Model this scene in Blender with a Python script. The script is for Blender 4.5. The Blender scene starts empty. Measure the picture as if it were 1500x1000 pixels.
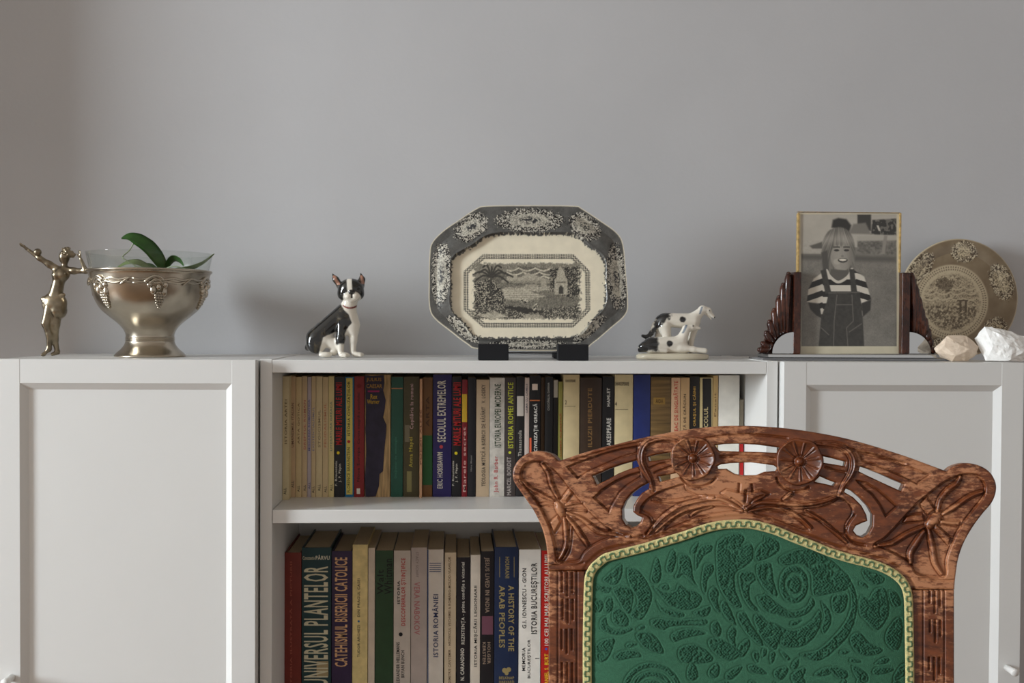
import bpy, bmesh, math, random
import numpy as np
from mathutils import Vector, Matrix

# ------------------------------------------------------------------ camera, light, exposure
F = 1508.28                                   # focal length in pixels of the 1500 x 1000 frame
CAM = np.array([.2979, -1.5837, 1.1174])
YAW, PITCH, ROLL = math.radians(3.089), math.radians(-1.001), math.radians(.3228)
FW = np.array([math.sin(YAW)*math.cos(PITCH), math.cos(YAW)*math.cos(PITCH), math.sin(PITCH)])
RT = np.array([math.cos(YAW), -math.sin(YAW), 0.])
UP = np.cross(RT, FW)
RT, UP = RT*math.cos(ROLL)+UP*math.sin(ROLL), -RT*math.sin(ROLL)+UP*math.cos(ROLL)
sc = bpy.context.scene
COL = sc.collection
cam = bpy.data.cameras.new('camera'); camo = bpy.data.objects.new('camera', cam); COL.objects.link(camo)
cam.sensor_width = 36; cam.lens = 36*F/1500; cam.clip_start = .02; cam.clip_end = 50
camo.matrix_world = Matrix(((RT[0], UP[0], -FW[0], CAM[0]), (RT[1], UP[1], -FW[1], CAM[1]), (RT[2], UP[2], -FW[2], CAM[2]), (0, 0, 0, 1)))
cam.dof.use_dof = True; cam.dof.focus_distance = 1.12; cam.dof.aperture_fstop = 20
sc.camera = camo
wd = bpy.data.worlds.new('world'); sc.world = wd; wd.use_nodes = True
wd.node_tree.nodes['Background'].inputs[0].default_value = (1, .955, .915, 1)
wd.node_tree.nodes['Background'].inputs[1].default_value = .36
la = bpy.data.lights.new('window_daylight', 'AREA'); la.shape = 'RECTANGLE'; la.size = .8; la.size_y = 1.5
la.energy = 185; la.color = (.86, .94, 1.)
lo = bpy.data.objects.new('window_daylight', la); COL.objects.link(lo)
lo.location = (-4.17, -1.7, 1.85); lo.rotation_euler = (math.radians(90), 0, math.radians(-90))
sc.view_settings.view_transform = 'Standard'; sc.view_settings.look = 'None'
sc.view_settings.exposure = 0.46; sc.view_settings.gamma = 1; sc.view_settings.use_curve_mapping = False

# ------------------------------------------------------------------ pixel -> place
def rays(px, py):
    px = np.asarray(px, float); py = np.asarray(py, float)
    return FW + RT*((px-750)/F)[..., None] - UP*((py-500)/F)[..., None]
def at_y(px, py, y):
    d = rays(px, py); return CAM + d*((y-CAM[1])/d[..., 1])[..., None]
def at_z(px, py, z):
    d = rays(px, py); return CAM + d*((z-CAM[2])/d[..., 2])[..., None]
class Plane:
    def __init__(s, O, U, V, N): s.O, s.U, s.V, s.N = [np.asarray(a, float) for a in (O, U, V, N)]
    def pt(s, px, py, h=0):
        d = rays(px, py); t = ((s.O-CAM)@s.N)/(d@s.N)
        return CAM + d*t[..., None] + s.N*np.asarray(h)[..., None]
def lin(c):
    c = np.asarray(c, float)/255.
    return np.where(c <= .04045, c/12.92, ((c+.055)/1.055)**2.4)

# ------------------------------------------------------------------ noise, curves, distances
def _h(ix, iy, s):
    n = (ix*374761393 + iy*668265263 + s*974634777) & 0x7fffffff
    n = ((n ^ (n >> 13))*1274126177) & 0x7fffffff
    return ((n ^ (n >> 16)) & 0xffff)/65535.
def vnoise(x, y, s=0):
    ix = np.floor(x).astype(np.int64); iy = np.floor(y).astype(np.int64); fx = x-ix; fy = y-iy
    fx = fx*fx*(3-2*fx); fy = fy*fy*(3-2*fy)
    return (_h(ix, iy, s)*(1-fx)+_h(ix+1, iy, s)*fx)*(1-fy) + (_h(ix, iy+1, s)*(1-fx)+_h(ix+1, iy+1, s)*fx)*fy
def fbm(x, y, s=0, o=4):
    v = 0; a = .5; t = 0
    for k in range(o): v = v + a*vnoise(x*2**k+17.3*k, y*2**k-9.1*k, s+k); t += a; a *= .5
    return v/t
def smooth(a, b, x):
    t = np.clip((x-a)/(b-a), 0, 1); return t*t*(3-2*t)
def cat(pts, n=8, closed=False):
    p = np.asarray(pts, float); m = len(p); out = []
    for i in range(m if closed else m-1):
        g = (lambda k: p[k % m]) if closed else (lambda k: p[min(max(k, 0), m-1)])
        a, b, c, d = g(i-1), g(i), g(i+1), g(i+2)
        for t in np.arange(n)/n:
            out.append(.5*((2*b)+(c-a)*t+(2*a-5*b+4*c-d)*t*t+(3*b-a-3*c+d)*t**3))
    if not closed: out.append(p[-1])
    return np.array(out)
def curve_dist(x, y, pts, maxd):
    """distance to a polyline and the position along it (0..1), far points left at maxd"""
    p = np.asarray(pts, float); d = np.full(x.shape, float(maxd)); tt = np.zeros(x.shape)
    lo_, hi_ = p.min(0)-maxd, p.max(0)+maxd
    k = np.nonzero((x > lo_[0]) & (x < hi_[0]) & (y > lo_[1]) & (y < hi_[1]))[0]
    if not len(k): return d, tt
    X, Y = x[k], y[k]; dd = np.full(X.shape, float(maxd)); t2 = np.zeros(X.shape); n = len(p)-1
    for i in range(n):
        a, b = p[i], p[i+1]; ab = b-a; L = ab@ab+1e-9
        t = np.clip(((X-a[0])*ab[0]+(Y-a[1])*ab[1])/L, 0, 1)
        e = np.hypot(X-a[0]-t*ab[0], Y-a[1]-t*ab[1]); m = e < dd
        dd[m] = e[m]; t2[m] = (i+t[m])/n
    d[k] = dd; tt[k] = t2
    return d, tt
def poly_sd(x, y, pts, maxd=1e9):
    """signed distance to a polygon, negative inside"""
    p = np.asarray(pts, float); out = np.full(x.shape, float(min(maxd, 1e6)))
    if maxd < 1e8:
        lo_, hi_ = p.min(0)-maxd, p.max(0)+maxd
        k = np.nonzero((x > lo_[0]) & (x < hi_[0]) & (y > lo_[1]) & (y < hi_[1]))[0]
    else: k = np.arange(len(x))
    if not len(k): return out
    X, Y = x[k], y[k]; d = np.full(X.shape, 1e9); ins = np.zeros(X.shape, bool)
    for i in range(len(p)):
        a, b = p[i], p[(i+1) % len(p)]; ab = b-a; L = ab@ab+1e-12
        t = np.clip(((X-a[0])*ab[0]+(Y-a[1])*ab[1])/L, 0, 1)
        d = np.minimum(d, (X-a[0]-t*ab[0])**2+(Y-a[1]-t*ab[1])**2)
        if a[1] != b[1]:
            c = ((a[1] > Y) != (b[1] > Y)) & (X < (b[0]-a[0])*(Y-a[1])/(b[1]-a[1])+a[0]); ins ^= c
    d = np.sqrt(d); out[k] = np.where(ins, -d, d)
    return out

# ------------------------------------------------------------------ objects
WO = {}
def thing(name, label, category, loc, group=None):
    o = bpy.data.objects.new(name, None); COL.objects.link(o); o.empty_display_size = .02
    o.location = loc; WO[o] = np.asarray(loc, float)
    o['label'] = label; o['category'] = category
    if group: o['group'] = group
    return o
def mesh_obj(name, verts, faces, mat, parent=None, origin=None, smooth_=True, cols=None, label=None):
    """one mesh object; verts are given in world metres"""
    verts = np.asarray(verts, float).reshape(-1, 3)
    org = WO[parent] if parent is not None else np.asarray(origin if origin is not None else (0, 0, 0), float)
    me = bpy.data.meshes.new(name)
    v = verts-org
    if isinstance(faces, np.ndarray):
        n, k = faces.shape
        me.vertices.add(len(v)); me.vertices.foreach_set('co', v.astype(np.float32).ravel())
        me.loops.add(n*k); me.loops.foreach_set('vertex_index', faces.astype(np.int32).ravel())
        me.polygons.add(n); me.polygons.foreach_set('loop_start', np.arange(0, n*k, k, dtype=np.int32))
        me.update(calc_edges=True)
    else:
        me.from_pydata([tuple(q) for q in v], [], faces); me.update()
    me.validate()
    me.polygons.foreach_set('use_smooth', np.full(len(me.polygons), bool(smooth_)))
    if cols is not None:
        at = me.color_attributes.new('Col', 'FLOAT_COLOR', 'POINT')
        c = np.ones((len(v), 4), np.float32); c[:, :3] = cols; at.data.foreach_set('color', c.ravel())
    if mat is not None: me.materials.append(mat)
    o = bpy.data.objects.new(name, me); COL.objects.link(o)
    if parent is not None: o.parent = parent
    else: o.location = org
    WO[o] = org
    if label: o['label'] = label
    return o
def tag(o, label, category, group=None):
    o['label'] = label; o['category'] = category
    if group: o['group'] = group
    return o
def bm_obj(name, bm, mat, parent=None, origin=None, smooth_=False, label=None):
    me = bpy.data.meshes.new(name); bm.to_mesh(me); bm.free()
    v = np.empty(len(me.vertices)*3); me.vertices.foreach_get('co', v)
    org = WO[parent] if parent is not None else np.asarray(origin if origin is not None else (0, 0, 0), float)
    me.vertices.foreach_set('co', (v.reshape(-1, 3)-org).ravel())
    me.polygons.foreach_set('use_smooth', np.full(len(me.polygons), bool(smooth_)))
    me.materials.append(mat); me.update()
    o = bpy.data.objects.new(name, me); COL.objects.link(o)
    if parent is not None: o.parent = parent
    else: o.location = org
    WO[o] = org
    if label: o['label'] = label
    return o
def box(name, lo_, hi_, mat, parent=None, origin=None, bev=.001, label=None):
    bm = bmesh.new(); bmesh.ops.create_cube(bm, size=1)
    lo_, hi_ = np.asarray(lo_, float), np.asarray(hi_, float)
    for v in bm.verts: v.co = Vector((lo_+hi_)/2+np.array(v.co)*(hi_-lo_))
    if bev: bmesh.ops.bevel(bm, geom=bm.edges[:], offset=bev, segments=2, affect='EDGES', profile=.5)
    return bm_obj(name, bm, mat, parent, origin, False, label)
def grid_faces(nu, nv, wrap=False):
    i, j = np.meshgrid(np.arange(nu if wrap else nu-1), np.arange(nv-1), indexing='ij')
    i2 = (i+1) % nu
    return np.stack([i*nv+j, i2*nv+j, i2*nv+j+1, i*nv+j+1], -1).reshape(-1, 4)
def tube(pts, rad, n=10, flat=1.0, updir=(0, 0, 1)):
    """closed tapered tube along 3d points -> verts, faces"""
    p = np.asarray(pts, float); m = len(p); rad = np.broadcast_to(np.asarray(rad, float), (m,))
    T = np.gradient(p, axis=0); T /= np.linalg.norm(T, axis=1)[:, None]+1e-12
    A = np.cross(T, updir); bad = np.linalg.norm(A, axis=1) < 1e-3; A[bad] = np.cross(T[bad], (0, 1, .01))
    A /= np.linalg.norm(A, axis=1)[:, None]; B = np.cross(A, T)
    th = np.arange(n)/n*2*np.pi
    V = p[:, None]+rad[:, None, None]*(np.cos(th)[None, :, None]*A[:, None]+flat*np.sin(th)[None, :, None]*B[:, None])
    V = V.reshape(-1, 3); f = []
    for i in range(m-1):
        for j in range(n): f.append((i*n+j, i*n+(j+1) % n, (i+1)*n+(j+1) % n, (i+1)*n+j))
    f.append(tuple(range(n))[::-1]); f.append(tuple((m-1)*n+j for j in range(n)))
    return V, f
def joined(list_vf):
    V = []; Fc = []; k = 0
    for v, f in list_vf:
        V.append(np.asarray(v)); Fc += [tuple(int(q)+k for q in g) for g in f]; k += len(v)
    return np.concatenate(V), Fc
def lathe(center, prof, n=64):
    """prof: (radius, z) list; closed where radius is 0"""
    th = np.arange(n)/n*2*np.pi; pr = np.asarray(prof, float)
    V = np.stack([center[0]+pr[None, :, 0]*np.cos(th)[:, None], center[1]+pr[None, :, 0]*np.sin(th)[:, None], np.broadcast_to(center[2]+pr[None, :, 1], (n, len(pr)))], -1)
    return V.reshape(-1, 3), grid_faces(n, len(pr), True)
def ball(c, r, seg=10, scale=(1, 1, 1)):
    prof = [(math.sin(a)*r, -math.cos(a)*r) for a in np.linspace(.02, math.pi-.02, seg)]
    v, f = lathe((0, 0, 0), prof, seg+4); return v*np.array(scale)+np.array(c), f

# ------------------------------------------------------------------ relief sheets cut along an outline
def relief(name, xs, ys, outline, holes, hfun, place, thick, mat, parent, colfun=None, back=True, label=None, origin=None):
    """a board of the given thickness whose face is carved by hfun(x, y, s): s is the distance inside the edge"""
    X, Y = np.meshgrid(xs, ys, indexing='ij'); sh = X.shape; x = X.ravel(); y = Y.ravel()
    S = poly_sd(x, y, outline)
    for h in holes: S = np.maximum(S, -poly_sd(x, y, h, 25))
    G = S.reshape(sh); st = xs[1]-xs[0]
    keep = (G <= .5*st)
    cell = keep[:-1, :-1] & keep[1:, :-1] & keep[:-1, 1:] & keep[1:, 1:]
    idx = np.arange(x.size).reshape(sh)
    q = np.stack([idx[:-1, :-1], idx[:-1, 1:], idx[1:, 1:], idx[1:, :-1]], -1)[cell]
    e = np.concatenate([q[:, [0, 1]], q[:, [1, 2]], q[:, [2, 3]], q[:, [3, 0]]])
    key = np.sort(e, 1); key = key[:, 0]*x.size+key[:, 1]
    _, inv, cnt = np.unique(key, return_inverse=True, return_counts=True)
    be = e[cnt[inv] == 1]; bv = np.unique(be)
    gx, gy = np.gradient(G, xs, ys); gx = gx.ravel(); gy = gy.ravel(); g2 = np.maximum(gx*gx+gy*gy, .2)
    mv = np.clip(S[bv], -st, st)
    x = x.copy(); y = y.copy(); x[bv] -= mv*gx[bv]/g2[bv]; y[bv] -= mv*gy[bv]/g2[bv]
    used = np.unique(q); mp = np.full(x.size, -1); mp[used] = np.arange(len(used))
    ux, uy, us = x[used], y[used], -S[used]; isb = np.zeros(x.size, bool); isb[bv] = True
    us = np.where(isb[used], 0, np.maximum(us, 0))
    h = hfun(ux, uy, us)
    front = place(ux, uy, h); q = mp[q]; be = mp[be]; n = len(used)
    V = [front]; Fs = [q]
    bi = np.unique(be); m2 = np.full(n, -1); m2[bi] = np.arange(len(bi))
    rim_f = front[bi]; rim_b = place(ux[bi], uy[bi], np.full(len(bi), -thick)); k = n; kb = n+len(bi)
    V += [rim_f, rim_b]
    Fs.append(np.stack([m2[be[:, 1]]+k, m2[be[:, 0]]+k, m2[be[:, 0]]+kb, m2[be[:, 1]]+kb], -1))
    c = None
    if colfun is not None:
        c = colfun(ux, uy, us); c = [c, c[bi], c[bi]]
    if back:
        kk = kb+len(bi); V.append(place(ux, uy, np.full(n, -thick))); Fs.append(q[:, ::-1]+kk)
        if c is not None: c.append(c[0])
    return mesh_obj(name, np.concatenate(V), np.concatenate(Fs), mat, parent, origin, True, None if c is None else np.concatenate(c), label)

# ------------------------------------------------------------------ blended solids (figurines)
def cap(p, a, b, r1, r2=None):
    a, b = np.asarray(a, float), np.asarray(b, float); r2 = r1 if r2 is None else r2; ab = b-a
    t = np.clip(((p-a)@ab)/(ab@ab+1e-9), 0, 1)
    return np.linalg.norm(p-a-t[:, None]*ab, axis=1)-(r1+(r2-r1)*t)
def ell(p, c, r, rot=0.):
    d = p-np.asarray(c, float)
    if rot:
        cr, sr = math.cos(rot), math.sin(rot); d = np.stack([d[:, 0]*cr+d[:, 1]*sr, -d[:, 0]*sr+d[:, 1]*cr, d[:, 2]], 1)
    r = np.asarray(r, float); k0 = np.linalg.norm(d/r, axis=1); k1 = np.linalg.norm(d/(r*r), axis=1)+1e-9
    return k0*(k0-1)/k1
def smin(a, b, k):
    h = np.maximum(k-np.abs(a-b), 0)/k; return np.minimum(a, b)-h*h*k*.25
def solid(prims, lo_, hi_, res, k):
    """surface net of smoothly joined prims; each is ('c', a, b, r1, r2[, k]) or ('e', c, r, rot[, k])"""
    n = [int(math.ceil((hi_[i]-lo_[i])/res))+1 for i in range(3)]
    ax = [lo_[i]+res*np.arange(n[i]) for i in range(3)]
    P = np.stack(np.meshgrid(*ax, indexing='ij'), -1).reshape(-1, 3); D = None
    for pr in prims:
        kk = k
        if pr[0] == 'c':
            d = cap(P, *pr[1:5]); kk = pr[5] if len(pr) > 5 else k
        else:
            d = ell(P, *pr[1:4]); kk = pr[4] if len(pr) > 4 else k
        D = d if D is None else smin(D, d, kk)
    D = D.reshape(n); N = [a-1 for a in n]
    acc = np.zeros((*N, 3)); cnt = np.zeros(N)
    I = np.stack(np.meshgrid(*[np.arange(a) for a in N], indexing='ij'), -1).astype(float)
    sl = lambda o: D[o[0]:o[0]+N[0], o[1]:o[1]+N[1], o[2]:o[2]+N[2]]
    for axis in range(3):
        for u in (0, 1):
            for v in (0, 1):
                o = [0, 0, 0]; o[(axis+1) % 3] = u; o[(axis+2) % 3] = v; o2 = list(o); o2[axis] = 1
                a, b = sl(o), sl(o2); m = (a < 0) != (b < 0)
                t = np.where(m, a/np.where(m, a-b, 1), 0)
                pos = I+np.array(o, float); pos[..., axis] += t
                acc += pos*m[..., None]; cnt += m
    act = cnt > 0; ids = np.full(N, -1); ids[act] = np.arange(act.sum())
    V = (acc[act]/cnt[act][:, None])*res+np.asarray(lo_, float); Fs = []
    for axis in range(3):
        b1, b2 = (axis+1) % 3, (axis+2) % 3
        s0 = [slice(None)]*3; s1 = [slice(None)]*3; s0[axis] = slice(0, -1); s1[axis] = slice(1, None)
        A, B = D[tuple(s0)], D[tuple(s1)]; ch = np.argwhere((A < 0) != (B < 0))
        ch = ch[(ch[:, b1] > 0) & (ch[:, b2] > 0) & (ch[:, b1] < N[b1]) & (ch[:, b2] < N[b2])]
        neg = A[tuple(ch.T)] < 0
        def cid(du, dv):
            c = ch.copy(); c[:, b1] -= du; c[:, b2] -= dv; return ids[tuple(c.T)]
        qd = np.stack([cid(1, 1), cid(0, 1), cid(0, 0), cid(1, 0)], 1)
        qd[~neg] = qd[~neg][:, ::-1]; Fs.append(qd)
    return V, np.concatenate(Fs)

# ------------------------------------------------------------------ materials
def nt(m): return m.node_tree.nodes, m.node_tree.links
def mat(name, col, rough=.5, metal=0., var=0., scale=40., bump=0., bscale=200., attr=False, coat=0., trans=0., ior=1.45, sheen=0., stretch=None, spec=None):
    m = bpy.data.materials.new(name); m.use_nodes = True; N, L = nt(m); b = N['Principled BSDF']
    b.inputs['Roughness'].default_value = rough; b.inputs['Metallic'].default_value = metal; b.inputs['IOR'].default_value = ior
    b.inputs['Coat Weight'].default_value = coat; b.inputs['Coat Roughness'].default_value = .08
    b.inputs['Transmission Weight'].default_value = trans; b.inputs['Sheen Weight'].default_value = sheen
    if spec is not None: b.inputs['Specular IOR Level'].default_value = spec
    c = (*lin(col), 1); src = None
    tc = N.new('ShaderNodeTexCoord'); vec = tc.outputs['Object']
    if stretch:
        mp = N.new('ShaderNodeMapping'); mp.inputs['Scale'].default_value = stretch; L.new(vec, mp.inputs[0]); vec = mp.outputs[0]
    if attr:
        a = N.new('ShaderNodeAttribute'); a.attribute_name = 'Col'; src = a.outputs['Color']
    if var:
        no = N.new('ShaderNodeTexNoise'); no.inputs['Scale'].default_value = scale; no.inputs['Detail'].default_value = 6; L.new(vec, no.inputs['Vector'])
        mr = N.new('ShaderNodeMapRange'); mr.inputs[1].default_value = .3; mr.inputs[2].default_value = .7
        mr.inputs[3].default_value = 1-var; mr.inputs[4].default_value = 1+var; L.new(no.outputs[0], mr.inputs[0])
        mx = N.new('ShaderNodeVectorMath'); mx.operation = 'SCALE'; L.new(mr.outputs[0], mx.inputs['Scale'])
        if src: L.new(src, mx.inputs[0])
        else: mx.inputs[0].default_value = c[:3]
        L.new(mx.outputs[0], b.inputs['Base Color'])
    elif src: L.new(src, b.inputs['Base Color'])
    else: b.inputs['Base Color'].default_value = c
    if bump:
        n2 = N.new('ShaderNodeTexNoise'); n2.inputs['Scale'].default_value = bscale; n2.inputs['Detail'].default_value = 4; L.new(vec, n2.inputs['Vector'])
        bp = N.new('ShaderNodeBump'); bp.inputs['Strength'].default_value = bump; bp.inputs['Distance'].default_value = .002
        L.new(n2.outputs[0], bp.inputs['Height']); L.new(bp.outputs[0], b.inputs['Normal'])
    return m
def wood(name, dark, mid, light, rough, wear, stretch, scale=1.):
    m = bpy.data.materials.new(name); m.use_nodes = True; N, L = nt(m); b = N['Principled BSDF']; b.inputs['Roughness'].default_value = rough
    tc = N.new('ShaderNodeTexCoord'); mp = N.new('ShaderNodeMapping'); mp.inputs['Scale'].default_value = stretch; L.new(tc.outputs['Object'], mp.inputs[0])
    n1 = N.new('ShaderNodeTexNoise'); n1.inputs['Scale'].default_value = 55*scale; n1.inputs['Detail'].default_value = 8; n1.inputs['Roughness'].default_value = .65; L.new(mp.outputs[0], n1.inputs['Vector'])
    r1 = N.new('ShaderNodeValToRGB'); r1.color_ramp.elements[0].position = .32; r1.color_ramp.elements[0].color = (*lin(dark), 1)
    r1.color_ramp.elements[1].position = .68; r1.color_ramp.elements[1].color = (*lin(mid), 1); L.new(n1.outputs[0], r1.inputs[0])
    n2 = N.new('ShaderNodeTexNoise'); n2.inputs['Scale'].default_value = 95*scale; n2.inputs['Detail'].default_value = 9; n2.inputs['Roughness'].default_value = .72; L.new(mp.outputs[0], n2.inputs['Vector'])
    n3 = N.new('ShaderNodeTexNoise'); n3.inputs['Scale'].default_value = 14*scale; n3.inputs['Detail'].default_value = 3; L.new(tc.outputs['Object'], n3.inputs['Vector'])
    ad = N.new('ShaderNodeMath'); ad.operation = 'ADD'; L.new(n2.outputs[0], ad.inputs[0]); L.new(n3.outputs[0], ad.inputs[1])
    mr = N.new('ShaderNodeMapRange'); mr.inputs[1].default_value = 1.0-wear*.06; mr.inputs[2].default_value = 1.13-wear*.06; mr.inputs[4].default_value = .8; L.new(ad.outputs[0], mr.inputs[0])
    mx = N.new('ShaderNodeMix'); mx.data_type = 'RGBA'; L.new(mr.outputs[0], mx.inputs[0]); L.new(r1.outputs[0], mx.inputs[6]); mx.inputs[7].default_value = (*lin(light), 1)
    L.new(mx.outputs[2], b.inputs['Base Color'])
    bp = N.new('ShaderNodeBump'); bp.inputs['Strength'].default_value = .25; bp.inputs['Distance'].default_value = .0006; L.new(n2.outputs[0], bp.inputs['Height']); L.new(bp.outputs[0], b.inputs['Normal'])
    return m
WHITE = mat('white_lacquer', (224, 223, 220), .35, var=.012, scale=6)
WALLM = mat('grey_wall_paint', (188, 187, 188), .75, var=.025, scale=5, bump=.12, bscale=140)
CEIL = mat('ceiling_paint', (225, 220, 212), .8)
FLOORM = wood('oak_floor', (96, 70, 48), (128, 98, 70), (144, 112, 82), .35, .5, (1, 9, 1), .25)
SILVER = mat('tarnished_silver', (182, 172, 156), .26, 1., var=.25, scale=22, bump=.05, bscale=60)
BRASS = mat('worn_silvered_bronze', (142, 130, 110), .30, 1., var=.4, scale=60, bump=.05, bscale=160)
def glass(name):
    m = bpy.data.materials.new(name); m.use_nodes = True; N, L = nt(m); N.remove(N['Principled BSDF']); out = N['Material Output']
    t = N.new('ShaderNodeBsdfTransparent'); t.inputs[0].default_value = (.95, .965, .955, 1); g = N.new('ShaderNodeBsdfGlossy'); g.inputs['Roughness'].default_value = .03
    lw = N.new('ShaderNodeLayerWeight'); lw.inputs[0].default_value = .5; pw = N.new('ShaderNodeMath'); pw.operation = 'POWER'; pw.inputs[1].default_value = 3.5; L.new(lw.outputs['Facing'], pw.inputs[0]); ml = N.new('ShaderNodeMath'); ml.operation = 'MULTIPLY_ADD'; ml.inputs[1].default_value = .45; ml.inputs[2].default_value = .03; L.new(pw.outputs[0], ml.inputs[0]); mx = N.new('ShaderNodeMixShader'); L.new(ml.outputs[0], mx.inputs[0]); L.new(t.outputs[0], mx.inputs[1]); L.new(g.outputs[0], mx.inputs[2]); L.new(mx.outputs[0], out.inputs[0])
    return m
GLASS = glass('clear_glass')
LEAF = mat('orchid_leaf_green', (46, 84, 30), .32, var=.3, scale=60)
LEAF2 = mat('pale_leaf_underside', (112, 128, 84), .4, var=.25, scale=60)
ROOT = mat('pale_root', (150, 160, 130), .55)
PORC = mat('glazed_porcelain', (255, 255, 255), .12, attr=True, coat=.6)
EARTHEN = mat('glazed_earthenware', (255, 255, 255), .22, attr=True, coat=.25, var=.04, scale=60)
BLACKF = mat('black_felt', (22, 22, 25), .9, bump=.3, bscale=900)
CHAIRW = wood('carved_walnut', (66, 29, 13), (120, 62, 30), (186, 128, 90), .33, .55, (1, 1, 2.8))
FRAMEW = wood('dark_rosewood', (32, 13, 8), (66, 30, 18), (84, 44, 28), .2, 0, (1, 1, .5), 2.)
MIRROR = mat('mirror_glass', (205, 208, 210), .04, 1.)
SMOKE = mat('grey_glass_base', (112, 112, 114), .12, coat=.4)
PRINT = mat('photo_print', (255, 255, 255), .3, attr=True, coat=.5)
TAPE = mat('old_gold_tape', (190, 160, 104), .45, .35, var=.4, scale=160, bump=.4, bscale=300)
ROCKA = mat('beige_quartz', (226, 206, 184), .55, var=.1, scale=45, bump=.4, bscale=120)
ROCKB = mat('white_quartz', (246, 244, 240), .5, var=.06, scale=60, bump=.5, bscale=160)
FABRIC = mat('green_brocade', (255, 255, 255), .8, attr=True, bump=.55, bscale=1500, sheen=.08, spec=.2)
BRAID = mat('gold_green_braid', (255, 255, 255), .75, attr=True, bump=.5, bscale=1800, spec=.2)
PAGES = mat('aged_pages', (196, 178, 148), .85, var=.12, scale=90, stretch=(30, 1, 1))
PLASTIC = mat('white_knob_plastic', (232, 230, 226), .4)

# ================================================================== the room
TOP = 1.06; SH1 = .8306; SH2 = .47; WALLY = .285
def structure(o): o['kind'] = 'structure'; return o
structure(box('wall_back', (-4.4, WALLY, 0), (3.2, WALLY+.12, 2.6), WALLM, bev=0))
structure(box('floor', (-4.4, -4.2, -.05), (3.2, WALLY+.12, 0), FLOORM, bev=0))
structure(box('ceiling', (-4.4, -4.2, 2.6), (3.2, WALLY+.12, 2.65), CEIL, bev=0))
def wall_with_hole(x, y0, y1, z1, hy0, hy1, hz0, hz1, t):
    V = []; Fc = []
    for (a, b, c, d) in ((y0, hy0, 0, z1), (hy1, y1, 0, z1), (hy0, hy1, 0, hz0), (hy0, hy1, hz1, z1)):
        k = len(V)
        V += [(x-t, a, c), (x, a, c), (x, b, c), (x-t, b, c), (x-t, a, d), (x, a, d), (x, b, d), (x-t, b, d)]
        Fc += [tuple(k+q for q in f) for f in ((0, 3, 2, 1), (4, 5, 6, 7), (0, 1, 5, 4), (1, 2, 6, 5), (2, 3, 7, 6), (3, 0, 4, 7))]
    return V, Fc
V, Fc = wall_with_hole(-4.2, -4.2, WALLY, 2.6, -2.15, -1.25, 1.05, 2.5, .15)
structure(mesh_obj('wall_left', V, Fc, WALLM, smooth_=False))
structure(box('added_shade_pier', (-1.6, -.1, 0), (-1.0, WALLY, 2.6), WALLM, bev=0))  # unseen pier, added to keep window light off the back wall's left part
win = structure(box('window_1', (-4.26, -2.15, 1.05), (-4.21, -2.11, 2.5), WHITE, origin=(-4.23, -1.7, 1.05)))
for nm, a, b in (('jamb', (-4.26, -1.29, 1.05), (-4.21, -1.25, 2.5)), ('sill', (-4.26, -2.11, 1.05), (-4.18, -1.29, 1.09)), ('head', (-4.26, -2.11, 2.46), (-4.21, -1.29, 2.5)), ('pane', (-4.245, -2.11, 1.09), (-4.24, -1.29, 2.46))):
    box(nm, a, b, GLASS if nm == 'pane' else WHITE, win, bev=0)

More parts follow.
